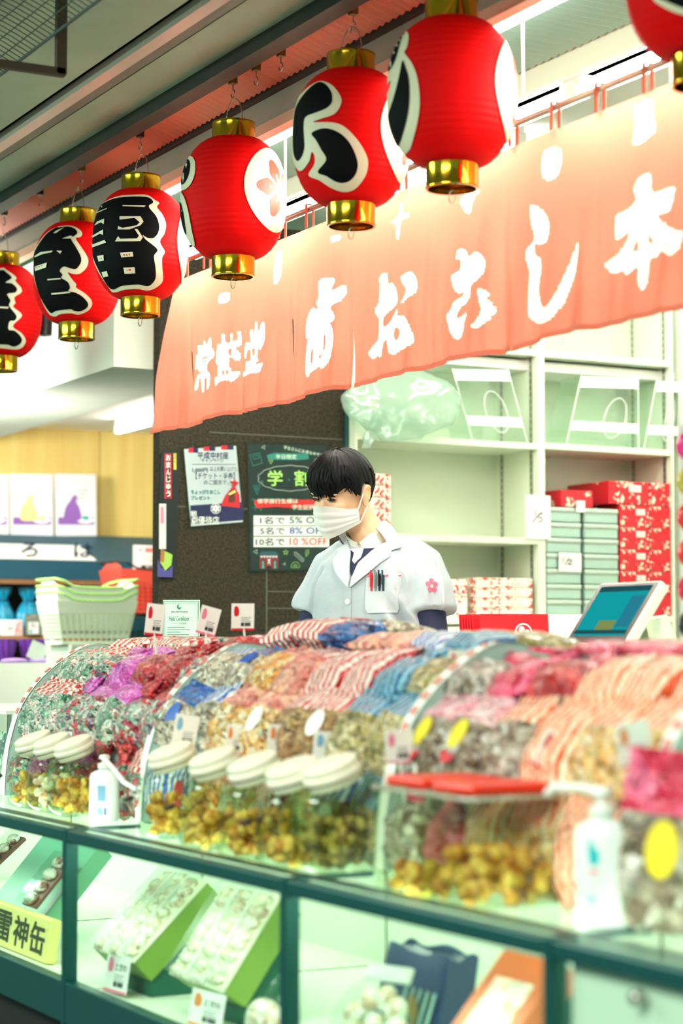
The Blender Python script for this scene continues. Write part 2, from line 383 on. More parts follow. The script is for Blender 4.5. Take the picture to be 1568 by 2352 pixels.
# neighbouring shop: lintel, ceiling, wood wall
LINT = mat('painted plaster', (226, 232, 216), .7, var=(2, (206, 220, 204), .2))
mb = MB(); mb.box((-14, 2.92, 2.145), (-7.27, 3.39, 2.72), LINT); struct(mb, 'lintel')
struct(MB().box((-10.6, 3.39, 2.26), (-7.27, 6.5, 2.30)), 'ceiling_next', mat('bright ceiling paint', (250, 250, 244), .6))
WOOD = mat('pale yellow veneer', (240, 214, 130), .45, var=(2.2, (226, 190, 98), .3, (1, 9, .5)))
mb = MB(); mb.box((-10.60, 3.0, 0), (-10.5, 6.4, 2.26), WOOD)
mb.box((-10.5, 4.135, .9), (-10.4985, 4.139, 2.26), mat('veneer seam', (150, 120, 60), .6)); struct(mb, 'wall_next')
struct(MB().box((-10.6, 6.4, 0), (-7.27, 6.5, 2.3)), 'wall_next_right', WALLW)
struct(MB().box((-7.62, 3.96, 0), (-7.27, 4.0, 2.7)), 'wall_divider', mat('dark divider', (40, 42, 40), .7))

# ================================================================== fluorescent lamps
TUBE = lamp_mat('lit tube', (1.0, .95, .84), E_TUBE); TUBEU = lamp_mat('lit upper tube', (1.0, .97, .90), E_UPPER); TUBEC = lamp_mat('lit ceiling tube', (1.0, .98, .90), E_CEIL); TUBEN = lamp_mat('lit next tube', (1.0, .97, .86), E_NEXT); TUBEK = lamp_mat('lit case tube', (.90, 1.0, .82), E_CASE)
def lamp(x0, x1, y, z, label, group, m=TUBE, r=.019, top=None):
    t = empty('fluorescent_lamp', ((x0+x1)/2, y, z), label, 'lamp', group); L = (x1-x0)/2
    MB().cyl((-L+.03, 0, 0), (L-.03, 0, 0), r, 14).build('tube', m, t, 40)
    for s in (-1, 1): MB().box((s*L-.015, -.016, -.018), (s*L+.015, .016, .03)).build('holder', WHITEP, t, bevel=.003)
    MB().box((-L, -.018, .03), (L, .018, top or .048)).build('batten', WHITEP, t, bevel=.003)
    if not top: MB().prism([(-.07, .004), (-.03, .030), (.03, .030), (.07, .004), (.07, .008), (.03, .034), (-.03, .034), (-.07, .008)], frame((-L, 0, 0), (0, 1, 0), (0, 0, 1)), 2*L).build('reflector', WHITEP, t)
    if not top:
        for s in (-.6, .6): MB().cyl((s*L, 0, .047), (s*L, 0, 2.82-z), .005, 8).build('hanger', WHITEP, t, 40)
G = 'fluorescent tubes under the canopy'
nm = ['second from the near end', 'nearest', 'third', 'farthest']
for i, (a, b) in enumerate(((-3.95, -2.75), (-5.2, -4.02), (-6.45, -5.28), (-7.65, -6.5))):
    lamp(a, b, 2.93, 2.742, 'lit fluorescent tube of the upper row, ' + ('at the near right end', 'behind the two largest lanterns', 'behind the lantern with a white crest', 'behind the smallest lanterns')[i], G, TUBEU, top=.056)
for i, (a, b) in enumerate(((-4.16, -2.70), (-5.28, -4.24), (-6.0, -5.36), (-6.75, -6.08))):
    lamp(a, b, 2.965, 2.485, 'lit fluorescent tube above the banner rod, ' + ('at the bright right end', 'behind the second largest lantern', 'below the lantern with white crest', 'beside the thunder character lantern')[i], G)
for i, (a, b, y, s) in enumerate(((-6.9, -5.6, 3.72, 'above the clerk'), (-6.9, -5.6, 4.7, 'above the shelves'), (-4.9, -3.6, 4.2, 'above the screen'), (-7.0, -5.9, 5.3, 'above the red boxes'))):
    lamp(a, b, y, 2.76, 'lit ceiling tube inside the shop ' + s, 'ceiling tubes inside the shop', TUBEC, .017, top=.058)
lamp(-9.9, -8.7, 4.0, 2.2, 'lit ceiling tube over the pouch shelf of the next shop', 'ceiling tubes of the next shop', TUBEN, .017, top=.058)
lamp(-9.9, -8.7, 4.9, 2.2, 'lit ceiling tube hidden deep in the next shop', 'ceiling tubes of the next shop', TUBEN, .017, top=.058)
# the spot that washes the lintel
p = atD(100, 745, 8.1); t = empty('spot_lamp', p, 'small black spot lamp shining on the white lintel', 'lamp')
MB().lathe([(.012, -.05), (.034, -.045), (.036, .02), (.028, .04)], 20).build('housing', BLACKP, t, 40)
MB().box((-.012, -.01, .03), (.012, .01, 2.8-p.z)).build('bracket', BLACKP, t)
sp = bpy.data.lights.new('spot_light', 'AREA'); sp.energy = 24; sp.size = .3; sp.color = (1, .98, .9)
so = bpy.data.objects.new('spot_light', sp); COL.objects.link(so); so.location = (-8.6, 2.35, 1.95); so.rotation_euler = (V((-8.9, 3.0, 2.3)) - V(so.location)).to_track_quat('-Z', 'Y').to_euler()

# ================================================================== steel frame with wire mesh under the canopy
RUST = mat('rusty steel', (70, 62, 48), .6, .4)
t = empty('steel_bracket', (-5, 1.88, 2.57), 'rusty steel angle frame hanging under the canopy', 'frame')
pa = onX(138, 172, -5.0) - V((-5, 1.88, 2.57)); h = 2.80-2.57
b = MB(); b.box((-.006, pa.y-.014, pa.z), (.014, pa.y+.014, h)); b.build('upright', RUST, t)
MB().box((-.006, pa.y-.55, pa.z-.006), (.014, pa.y+.01, pa.z+.016)).build('crossbar', RUST, t)
b = MB(); WIRE = mat('wire mesh steel', (60, 78, 74), .5, .5); q0 = onX(132, 104, -5.0) - V((-5, 1.88, 2.57))
def mp(x, v): return (x, q0.y-.02-.30*v+.02*sin(x*2), q0.z+.02+.10*v+.05*v*(1-v)+.012*sin(x*3))
for k in range(9): b.tube([mp(-.75+.15*i, k/8) for i in range(21)], .0018 if k else .005, 5)
for k in range(110): b.tube([mp(-.75+k*.0273, v/5) for v in range(6)], .0014, 4)
b.build('wire_mesh', WIRE, t)

# ================================================================== lantern rail, hooks and paper lanterns
mb = MB(); mb.box((-11, 2.548, 2.795), (-1.6, 2.572, 2.815)); mb.box((-11, 2.54, 2.785), (-1.6, 2.546, 2.80))
tag(mb.build('lantern_rail', mat('green black rail', (40, 66, 56), .3, .7)), 'dark metal rail that all the lantern hooks hang from', 'rail')
HOOKM = mat('bright wire', (200, 206, 190), .25, .9)
YL = 2.56
def rail_hook(px, py, label, dark):
    p = onY(px, py, YL); t = empty('rail_hook', (p.x, YL, 2.785), label, 'hook', 'hooks along the lantern rail')
    MB().box((-.011, -.011, -.028), (.011, .011, .0)).build('clip', BLACKP if dark else mat('aged brass clip', (120, 110, 60), .4, .6), t, bevel=.002)
    pts = [(0, 0, -.028), (0, 0, -.045)] + [(.012*sin(a), 0, -.058+.012*cos(a)) for a in [i*.55 for i in range(10)]]
    MB().tube(pts, .0019, 6).build('wire', HOOKM, t, 60)
    return p
for px, py, l, dk in ((10, 525, 'brass clip hook holding the lantern cut by the photo edge', 0), (92, 480, 'empty black clip hook between the two smallest lanterns', 1), (187, 412, 'brass clip hook holding the smallest complete lantern', 0), (322, 335, 'black clip hook holding the thunder character lantern', 1),
                      (535, 208, 'brass clip hook holding the lantern with white crest', 0), (588, 172, 'empty brass clip hook right beside the crest lantern hook', 0), (645, 138, 'empty brass clip hook midway between two big lanterns', 0), (811, 30, 'brass clip hook holding the second largest lantern', 0)):
    rail_hook(px, py, l, dk)
p1 = onY(1037, -110, YL); rail_hook(1037, -110, 'clip hook above the largest complete lantern', 0); rail_hook(1560, -420, 'clip hook above the lantern in the top corner', 0)

LRED = mat('lantern red paper', (222, 0, 2), .65, spec=.12)
LBLK = mat('lantern black brush', (5, 8, 10), .7, spec=.1); LWHT = mat('lantern white outline', (226, 226, 196), .5)
LCRE = mat('lantern crest red', (228, 70, 40), .5)
HB, RB = .362, .157          # body height and radius
def lan_r(h):
    """Lantern radius at height h (-1..1), ribs included."""
    a = min(1, abs(h)); return .066 + (RB-.066)*(1-a**2.6)**.62
def lan_rib(h): return lan_r(h) + .0005*sin(h*pi*21)
def lantern(px, yt, yb, label, layers, crest=None):
    ym = (yt+yb)/2; c = onY(px, ym, YL); t = empty('paper_lantern', c, label, 'lantern', 'red paper lanterns along the rail')
    H = HB/2; prof = []
    for i in range(127):
        h = -1 + 2*i/126; prof.append((lan_rib(h), h*H))
    shade = MB().lathe(prof, 72, caps=False).build('shade', LRED, t, 80)
    for nme, z0, z1 in (('top_cap', H-.006, H+.052), ('bottom_cap', -H-.058, -H+.006)):
        MB().lathe([(.060, z0), (.0655, z0), (.0665, z0+.003), (.0655, z0+.007), (.0655, z1-.007), (.0665, z1-.003), (.0655, z1), (.060, z1)] + ([(.052, z0+.03), (.0, z0+.03)] if z0 < 0 else [(.0, z1-.004)]), 48, caps=False).build(nme, GOLD, t, 35)
    b = MB(); hw = .060
    pts = [V((hw*cos(a), 0, H+.045+.082*sin(a))) for a in [pi*i/16 for i in range(17)]]
    b.tube(pts, .0016, 6)
    b.tube([(0, 0, H+.125), (0, 0, 2.785-.075-c.z)], .0016, 6)
    b.build('wire_handle', HOOKM, t, 60)
    b = MB(); b.tube([(.0, 0, -H-.03), (0, 0, -H-.06)], .0015, 5); b.tube([(.016*cos(a), .0, -H-.076+.016*sin(a)) for a in [2*pi*i/16 for i in range(16)]], .0016, 6, closed=True)
    b.build('pull_ring', HOOKM, t, 60)
    # brushwork: the outline is bent onto the paper where the camera sees it
    cd_ = V((CAM.x-c.x, CAM.y-c.y, 0)).normalized(); rd = V((-cd_.y, cd_.x, 0))
    if rd.dot(RT) < 0: rd = -rd
    dist = (c-CAM).dot(FWD); s = dist/FPX
    def bend(q, lift):
        h, ph = (ym-q[1])*s, math.asin(max(-.99, min(.99, (q[0]-px)*s/RB)))
        for _ in range(7):
            r = lan_r(h/H)+.0028+lift; pw = c + cd_*(r*cos(ph)) + rd*(r*sin(ph)) + V((0, 0, h))
            x, y, z = proj(pw); h += (y-q[1])*z/FPX; h = max(-H*.97, min(H*.97, h))
            sn = sin(ph) + (q[0]-x)*z/FPX/max(r, .05); ph = math.asin(max(-.999, min(.999, sn)))
        r = lan_r(h/H)+.0028+lift
        return cd_*(r*cos(ph)) + rd*(r*sin(ph)) + V((0, 0, h))
    if layers:
        b = MB()
        for k, (m_, sm, poly) in enumerate(layers):
            pts, fc = cut_poly(smooth_loop(poly, 4) if sm else poly, 7.0)
            b.add([bend(q, .0009*k if sm else .0009*6) for q in pts], fc, m_)
        b.build('lettering', None, shade, 80)
    if crest is not None:            # white disc with a red five-lobed blossom, centred crest degrees from the camera-facing side
        hz0, sc_ = crest[1], .128
        def wrap(a, z, lift):
            h = max(-H*.97, min(H*.97, hz0+z)); r = lan_r(h/H)+.0028+lift; ph = rad(crest[0]) + a/RB
            return cd_*(r*cos(ph)) + rd*(r*sin(ph)) + V((0, 0, h))
        b = MB(); disc = [(sc_*cos(2*pi*i/48), sc_*sin(2*pi*i/48)) for i in range(48)]
        pts, fc = cut_poly(disc, .012); b.add([wrap(x, y, 0) for x, y in pts], fc, LWHT)
        for k in range(5):
            a0 = pi + 2*pi*k/5; pet = []
            for i in range(40):
                q = 2*pi*i/40; x = .048 + .036*cos(q)*(1+.16*cos(3*q)); y = .030*sin(q)*(1+.16*cos(3*q)); w_ = min(1, (x-.006)/.05)
                pet.append((x*cos(a0)-y*w_*sin(a0), x*sin(a0)+y*w_*cos(a0)))
            pts, fc = cut_poly(pet, .012); b.add([wrap(x, y, .0012) for x, y in pts], fc, LCRE)
            st_ = [(.008, -.003), (.045, -.004), (.045, .004), (.008, .003)]; st_ = [(x*cos(a0)-y*sin(a0), x*sin(a0)+y*cos(a0)) for x, y in st_]
            b.add([wrap(x, y, .0022) for x, y in st_], [(0, 1, 2, 3)], LWHT)
        b.build('crest', None, shade, 80)
    return t
def tr(P, s, ox, oy): return [(x/s+ox, y/s+oy) for x, y in P]
k1 = (4.752, 860, 0); k2 = (5.058, 650, 100); k3 = (5.407, 390, 240); k4 = (5.807, 190, 390); k5 = (5.407, 0, 470)
lantern(1037, 52, 380, 'largest complete red lantern, two black strokes at its left', [
 (LWHT, 1, tr([(330,330),(370,400),(350,520),(325,575),(400,680),(460,830),(490,1050),(480,1250),(430,1480),(340,1740),(220,1660),(60,1560),(40,1290),(100,1130),(160,960),(170,880),(110,960),(50,970),(10,880),(20,600),(180,400)], *k1)),
 (LBLK, 1, tr([(295,375),(230,400),(160,500),(60,600),(70,800),(110,810),(180,740),(230,640),(270,500)], *k1)),
 (LBLK, 1, tr([(300,660),(265,830),(200,1080),(100,1380),(80,1480),(120,1600),(240,1640),(300,1480),(360,1250),(380,1050),(370,850),(335,730)], *k1))], crest=(88, .0))
lantern(806, 166, 474, 'second largest red lantern with two curling black strokes', [
 (LWHT, 1, tr([(530,460),(620,540),(675,640),(660,730),(590,820),(450,870),(350,912),(560,915),(700,960),(830,1080),(930,1220),(985,1360),(970,1500),(910,1610),(820,1700),(700,1725),(560,1680),(420,1590),(295,1530),(360,1410),(365,1310),(330,1260),(300,1370),(210,1480),(150,1440),(105,1300),(95,1000),(130,720),(230,560),(400,440)], *k2)),
 (LBLK, 1, tr([(465,455),(520,500),(565,580),(565,680),(500,750),(380,800),(260,850),(235,950),(240,1080),(245,1200),(220,1300),(165,1365),(120,1280),(110,1100),(120,900),(140,760),(200,640),(300,520),(400,450)], *k2)),
 (LBLK, 1, tr([(330,1040),(460,985),(600,1010),(720,1090),(810,1220),(865,1380),(850,1500),(780,1590),(690,1620),(600,1600),(500,1540),(400,1490),(500,1350),(440,1230),(380,1120)], *k2))], crest=(76, .0))
lantern(536, 316, 598, 'red lantern showing a white crest with a red blossom', [
 (LWHT, 1, tr([(240,635),(300,680),(315,800),(290,920),(240,1010),(160,1065),(100,1020),(85,920),(110,800),(180,690)], *k3)),
 (LBLK, 1, tr([(220,680),(250,740),(235,860),(190,960),(140,995),(105,940),(115,830),(150,740)], *k3)),
 (LWHT, 1, tr([(100,1060),(170,1140),(220,1300),(270,1560),(320,1790),(260,1740),(180,1640),(100,1400),(80,1200)], *k3)),
 (LBLK, 1, tr([(90,1150),(150,1280),(180,1450),(200,1620),(150,1560),(110,1400),(85,1250)], *k3))], crest=(58, .012))
lantern(323, 440, 686, 'red lantern covered by a thick black thunder character', [
 (LWHT, 1, tr([(120,600),(270,440),(480,350),(700,330),(860,335),(960,400),(1020,440),(990,500),(1060,590),(1110,720),(1090,850),(1030,960),(1095,1090),(1060,1170),(1060,1300),(1070,1470),(1010,1550),(920,1600),(840,1610),(730,1590),(560,1600),(420,1640),(360,1590),(200,1350),(110,1100),(95,900),(100,750)], *k4)),
 (LBLK, 1, tr([(130,580),(260,450),(480,370),(840,360),(940,430),(880,490),(980,620),(1020,750),(1000,850),(940,910),(860,905),(800,870),(840,930),(995,1060),(950,1150),(970,1300),(970,1450),(900,1540),(830,1550),(740,1530),(520,1550),(370,1590),(210,1340),(115,1100),(97,900),(105,740)], *k4))] +
 [(LWHT, 0, tr(q, *k4)) for q in ([(530,470),(840,475),(820,495),(530,485)], [(490,620),(770,620),(810,690),(770,740),(620,795),(465,795),(470,750),(530,775),(720,740),(760,700),(690,640),(490,665)], [(430,955),(470,885),(500,920),(720,915),(750,880),(690,790),(730,790),(800,900),(770,950)],
  [(150,745),(190,690),(285,650),(280,725),(240,700)], [(115,885),(270,795),(270,870),(230,850),(130,905)], [(112,970),(130,995),(290,935),(310,970),(125,1035)], [(170,570),(325,508),(320,520),(200,570)],
  [(190,1150),(275,1135),(280,1210),(210,1225)], [(250,1365),(320,1350),(340,1420),(270,1435)], [(495,1105),(665,1095),(675,1155),(515,1170)], [(540,1305),(690,1300),(700,1380),(560,1390)])] +
 [(LRED, 0, tr(q, *k4)) for q in ([(540,1125),(630,1120),(630,1145),(545,1148)], [(580,1328),(645,1325),(645,1345),(585,1348)], [(222,1175),(250,1170),(252,1185),(224,1190)])], crest=(95, 0))
lantern(177, 516, 742, 'smallest complete red lantern, third hanging from the left', [
 (LWHT, 1, tr([(430,560),(560,370),(700,280),(860,260),(960,290),(1020,350),(1000,400),(940,420),(1010,530),(1080,640),(1095,720),(1060,800),(980,860),(900,860),(840,840),(890,920),(945,990),(945,1030),(1050,1100),(1130,1180),(1140,1250),(1090,1320),(980,1365),(880,1350),(750,1360),(680,1390),(600,1350),(500,1150),(420,900),(415,700)], *k5)),
 (LBLK, 1, tr([(430,580),(560,380),(680,290),(740,280),(850,270),(930,300),(960,350),(920,390),(880,420),(950,540),(1005,650),(1000,730),(940,800),(870,790),(790,770),(740,820),(775,870),(760,910),(840,960),(870,1030),(850,1075),(930,1090),(1020,1140),(1090,1220),(1080,1280),(1000,1325),(920,1320),(870,1300),(700,1320),(620,1340),(500,1150),(425,900),(417,720)], *k5))] +
 [(LWHT, 0, tr(q, *k5)) for q in ([(660,350),(700,320),(800,280),(770,300),(690,355)], [(425,640),(500,590),(650,570),(645,590),(520,615),(432,655)], [(700,570),(770,575),(745,610)], [(430,770),(580,720),(570,780),(435,825)], [(585,925),(750,912),(755,925),(590,940)], [(635,1100),(850,1080),(880,1095),(640,1120)], [(770,420),(870,385),(900,390),(880,420)])] +
 [(LRED, 0, tr([(445,775),(525,752),(525,765),(448,788)], *k5))])
lantern(5, 612, 820, 'red lantern cut off by the left edge of the photo', [
 (LWHT, 1, tr([(0,790),(80,810),(200,900),(190,950),(260,1030),(265,1090),(180,1150),(190,1220),(165,1270),(260,1350),(260,1400),(160,1510),(270,1600),(320,1690),(280,1770),(200,1800),(80,1790),(-60,1775),(-200,1760),(-330,1500),(-360,1200),(-300,950)], *k5)),
 (LBLK, 1, tr([(0,815),(90,850),(145,910),(70,965),(150,980),(210,1040),(190,1090),(90,1110),(130,1190),(115,1260),(205,1380),(180,1440),(120,1450),(105,1550),(190,1570),(270,1660),(250,1730),(170,1765),(90,1740),(-60,1735),(-180,1700),(-290,1500),(-330,1200),(-270,960)], *k5)),
 (LWHT, 0, tr([(-60,1262),(110,1270),(100,1290),(-60,1282)], *k5))])
lantern(1612, -228, 96, 'closest red lantern, only its curve shows in the top corner', [
 (LWHT, 1, [(1500,-120),(1530,-60),(1600,-30),(1700,0),(1700,40),(1600,40),(1530,20),(1490,-20)]),
 (LBLK, 1, [(1512,-100),(1540,-50),(1600,-20),(1690,8),(1690,28),(1600,26),(1535,6),(1500,-20)])])

# ================================================================== shop banner (noren)
YN = 2.85
def bx(px): # X on the banner's lower edge under photo column px
    return onY(px, 1079-.237*px, YN).x
SLIT = [bx(335), bx(437), bx(553), bx(668), bx(803), bx(985), bx(1166), bx(1388), bx(1640), bx(1950)]
ZT, ZB = 2.365, 1.83
def ztop(x): return 2.352 + (x+6.6)*.0016
def zbot(x): return onY(335, 1000, YN).z + .004*sin(x*9)
def disp(x, z):
    v = max(0, min(1, (ZT-z)/(ZT-ZB))); s = 0
    for i in range(len(SLIT)-1):
        if SLIT[i] <= x <= SLIT[i+1]: s = (x-SLIT[i])/(SLIT[i+1]-SLIT[i]); break
    w = SLIT[1]-SLIT[0]
    d = .014*v**1.1*cos(2*pi*s) + 0.0055*v**1.4*cos(2*pi*(s*2.4 + v*.8 + x*1.3)) + .0012*v*sin(2*pi*(s*7 + v*1.7)) + .006*noise.noise(V((x*6, z*6, 0)))*v
    d += .018*v*v*math.exp(-((s-.86-.10*(1-v))/.05)**2) - .014*v*v*math.exp(-((s-.78)/.05)**2)
    return d
NOR = cloth('salmon cotton banner', (229, 132, 110), .55); NORW = cloth('undyed banner lettering', (255, 252, 240), .5)
t = empty('shop_banner', ((SLIT[0]+SLIT[-1])/2, YN, ZT), 'long salmon red cloth banner with large white brush characters', 'banner')
off = V(t.location)
b = MB(); HEM = cloth('banner hem', (232, 140, 118), .3)
for i in range(len(SLIT)-1):
    x0, x1 = SLIT[i]+.004, SLIT[i+1]-.004
    b.grid(lambda u, v: V((x0*(1-u)+x1*u, YN+disp(x0*(1-u)+x1*u, zbot(x0*(1-u)+x1*u)+.016*v)-.0035, zbot(x0*(1-u)+x1*u)+.014*v-.001)) - off, 26, 3)
hem_mb = b
x = SLIT[0]+.34
while x < SLIT[-1]-.05:
    b = MB(); b.box((x-off.x-.007, -.013, -.012), (x-off.x+.007, -.011, .062)); b.box((x-off.x-.007, .011, -.012), (x-off.x+.007, .013, .062)); b.box((x-off.x-.007, -.013, .061), (x-off.x+.007, .013, .063))
    b.build('loop', HEM, t); x += .192
LOOPS = []
def onbanner(polys):
    for poly, holes in polys:
        g = []
        for lp in [poly] + list(holes):
            q = []
            for a in smooth_loop(lp, 3):
                p = onY(a[0], a[1], YN)
                for _ in range(3): p = onY(a[0], a[1], YN+disp(p.x, p.z))
                q.append((p.x, p.z))
            g.append(q)
        LOOPS.append(g)
k6 = (3.92, 420, 640); k7 = (4.3556, 820, 520); k8 = (3.843, 1160, 380)
def ch(P, k, *holes): return (tr(P, *k), [tr(h, *k) for h in holes])
onbanner([
 ch([(185,550),(215,590),(235,540),(255,545),(260,620),(285,690),(225,760),(220,830),(240,850),(245,900),(230,985),(213,985),(215,905),(195,910),(190,1010),(170,1015),(160,910),(145,905),(135,985),(110,1010),(103,990),(130,870),(190,845),(145,840),(130,810),(110,820),(120,690),(135,680),(135,600),(180,600)], k6, [(170,715),(215,700),(218,712),(172,724)], [(180,745),(205,738),(205,747),(182,752)]),
 ch([(345,505),(375,500),(385,570),(425,570),(425,500),(450,500),(455,560),(495,550),(495,480),(520,485),(525,590),(490,625),(520,690),(500,740),(470,715),(475,830),(515,835),(470,930),(400,915),(330,930),(290,970),(280,890),(310,880),(310,800),(330,750),(300,785),(295,700),(310,600),(345,580)], k6, [(410,640),(440,630),(445,680),(420,700)], [(355,830),(368,830),(368,860),(355,860)], [(390,828),(405,826),(405,858),(392,860)]),
 ch([(600,470),(630,460),(635,500),(650,400),(670,400),(680,480),(705,400),(735,405),(740,530),(720,600),(690,645),(680,630),(670,710),(680,730),(655,770),(715,755),(715,785),(685,845),(600,855),(545,885),(540,850),(560,830),(565,750),(600,735),(605,650),(580,650),(570,710),(553,710),(560,580),(605,570)], k6, [(625,640),(648,632),(630,700)]),
 ch([(1240,0),(1370,0),(1340,100),(1440,55),(1475,90),(1450,180),(1350,235),(1330,270),(1365,330),(1350,380),(1240,450),(1300,410),(1330,410),(1355,520),(1330,700),(1280,790),(1240,815),(1225,790),(1150,850),(1125,890),(1105,870),(1100,790),(1120,560),(1160,540),(1110,540),(1110,380),(1165,260),(1210,280),(1200,220),(1220,150),(1215,80)], k6, [(1268,520),(1282,510),(1275,620),(1240,710),(1215,700),(1260,650)], [(1155,650),(1170,640),(1165,740),(1150,750)]),
 ch([(265,465),(300,475),(315,570),(350,560),(390,620),(405,740),(370,810),(270,910),(270,1000),(330,950),(400,820),(400,890),(450,890),(500,940),(550,1070),(555,1130),(520,1190),(420,1250),(360,1285),(310,1260),(295,1140),(265,1170),(240,1300),(220,1310),(210,1295),(160,1330),(110,1280),(130,1230),(200,1140),(215,1050),(215,930),(175,850),(215,750),(225,600),(215,540),(230,490)], k7, [(400,1015),(420,1050),(400,1120),(380,1140),(365,1090),(375,1030)]),
 ch([(440,500),(520,450),(580,490),(605,580),(580,670),(500,715),(435,775),(490,640),(450,570)], k7),
 ch([(1050,220),(1090,245),(1115,300),(1180,250),(1240,280),(1280,350),(1270,440),(1220,520),(1140,590),(1130,680),(1090,770),(1040,810),(1000,880),(1005,920),(1050,890),(1090,860),(1070,980),(1050,1090),(1000,1135),(940,1080),(905,970),(890,890),(940,820),(970,750),(1050,700),(1065,655),(1020,675),(970,630),(935,500),(1020,440),(1035,380),(1020,330),(985,320),(1000,240)], k7),
 ch([(1200,625),(1270,630),(1340,690),(1400,750),(1430,830),(1420,910),(1380,965),(1280,970),(1200,1020),(1130,1000),(1190,930),(1235,820),(1210,720)], k7),
 ch([(235,345),(310,380),(370,450),(390,540),(370,650),(330,695),(270,695),(260,740),(270,790),(310,830),(318,920),(300,1030),(300,1150),(330,1245),(380,1220),(480,1050),(560,880),(620,720),(640,670),(645,760),(610,980),(550,1150),(460,1290),(350,1390),(270,1390),(210,1330),(200,1230),(210,1000),(210,920),(180,830),(185,740),(240,680),(255,620),(225,500),(215,390)], k8),
 ch([(1240,70),(1290,110),(1300,240),(1490,185),(1470,340),(1440,410),(1340,450),(1480,560),(1568,590),(1540,720),(1480,780),(1430,790),(1370,760),(1340,810),(1280,830),(1265,960),(1240,1070),(1205,1105),(1180,1080),(1165,1000),(1165,900),(1070,970),(1040,930),(960,955),(880,900),(890,860),(1000,770),(1060,680),(1090,590),(990,660),(970,620),(980,440),(1060,400),(1150,310),(1130,220),(1160,130)], k8, [(1267,610),(1305,660),(1267,685)], [(1165,660),(1170,740),(1128,755)])])
# the small row of characters near the rod
onbanner([([(1455,245),(1475,240),(1478,228),(1497,230),(1500,262),(1505,300),(1485,318),(1470,330),(1452,330),(1458,290)], []), ([(1248,350),(1275,338),(1290,352),(1284,395),(1262,415),(1244,400)], []),
          ([(1083,400),(1096,398),(1094,425),(1102,440),(1088,455),(1078,492),(1064,480),(1056,462),(1070,440)], []), ([(918,470),(924,468),(928,490),(940,488),(936,500),(922,508),(916,545),(910,548),(908,515),(896,512),(914,494)], []),
          ([(758,543),(782,540),(780,552),(762,556)], []), ([(632,583),(648,580),(644,640),(628,650)], []), ([(505,675),(526,672),(525,692),(502,697)], [])])
def inside(x, z, lp):
    c = False; j = len(lp)-1
    for i in range(len(lp)):
        (x1, z1), (x2, z2) = lp[i], lp[j]
        if (z1 > z) != (z2 > z) and x < (x2-x1)*(z-z1)/(z2-z1)+x1: c = not c
        j = i
    return c
BOX = [(min(q[0] for q in g[0])-.01, max(q[0] for q in g[0])+.01, min(q[1] for q in g[0])-.01, max(q[1] for q in g[0])+.01) for g in LOOPS]
def inked(x, z): return any(b[0] < x < b[1] and b[2] < z < b[3] and sum(inside(x, z, l) for l in g) % 2 for b, g in zip(BOX, LOOPS))
def snap(x, z, r):
    """Pull a cloth vertex onto the edge of a dyed character when the edge passes close by."""
    best = None
    for b, g in zip(BOX, LOOPS):
        if not (b[0] < x < b[1] and b[2] < z < b[3]): continue
        for l in g:
            for i in range(len(l)):
                ax, az = l[i-1]; dx, dz = l[i][0]-ax, l[i][1]-az; L2 = dx*dx+dz*dz
                if L2 == 0: continue
                k = max(0, min(1, ((x-ax)*dx+(z-az)*dz)/L2)); px_, pz_ = ax+k*dx, az+k*dz; d2 = (px_-x)**2+(pz_-z)**2
                if d2 < r*r and (best is None or d2 < best[0]): best = (d2, px_, pz_)
    return (best[1], best[2]) if best else (x, z)
cloth_mb, ink_mb = MB(), MB(); CELL = .0062
for i in range(len(SLIT)-1):
    x0, x1 = SLIT[i], SLIT[i+1]; nu = max(8, int((x1-x0)/CELL)); nv = int(.55/CELL); vv = []
    for j in range(nv+1):
        v = j/nv
        g0 = .003*max(0, (v-.5)*2) if i in (1, 3, 4) else 0; g1 = .003*max(0, (v-.5)*2) if i in (0, 2, 3) else 0
        for k in range(nu+1):
            u = k/nu; x = (x0+g0)*(1-u) + (x1-g1)*u
            if i == 0: x += .26*(1-u)*(1-v)
            z = ztop(x)*(1-v) + zbot(x)*v
            if 0 < k < nu and 0 < j < nv: x, z = snap(x, z, CELL*.52)
            vv.append(V((x, YN+disp(x, z), z)) - off)
    fa, fb = [], []
    for j in range(nv):
        for k in range(nu):
            q = (j*(nu+1)+k, j*(nu+1)+k+1, (j+1)*(nu+1)+k+1, (j+1)*(nu+1)+k); c = (vv[q[0]]+vv[q[1]]+vv[q[2]]+vv[q[3]])/4 + off
            (fb if inked(c.x, c.z) else fa).append(q)
    for mb_, fs in ((cloth_mb, fa), (ink_mb, fb)):
        ids = sorted({n_ for f in fs for n_ in f}); mp_ = {n_: a for a, n_ in enumerate(ids)}
        mb_.add([vv[n_] for n_ in ids], [tuple(mp_[n_] for n_ in f) for f in fs])
cl_ = cloth_mb.build('cloth', NOR, t, 180, fix=False); ink_mb.build('lettering', NORW, cl_, 180, fix=False); hem_mb.build('hem', HEM, cl_, 180, fix=False)
rod = MB().cyl((SLIT[0]+.2, YN, ZT+.048), (SLIT[-1]+.1, YN, ZT+.048), .009, 12).build('banner_rod', STEEL, None, 40); tag(rod, 'thin metal rod carrying the salmon cloth banner', 'rod')
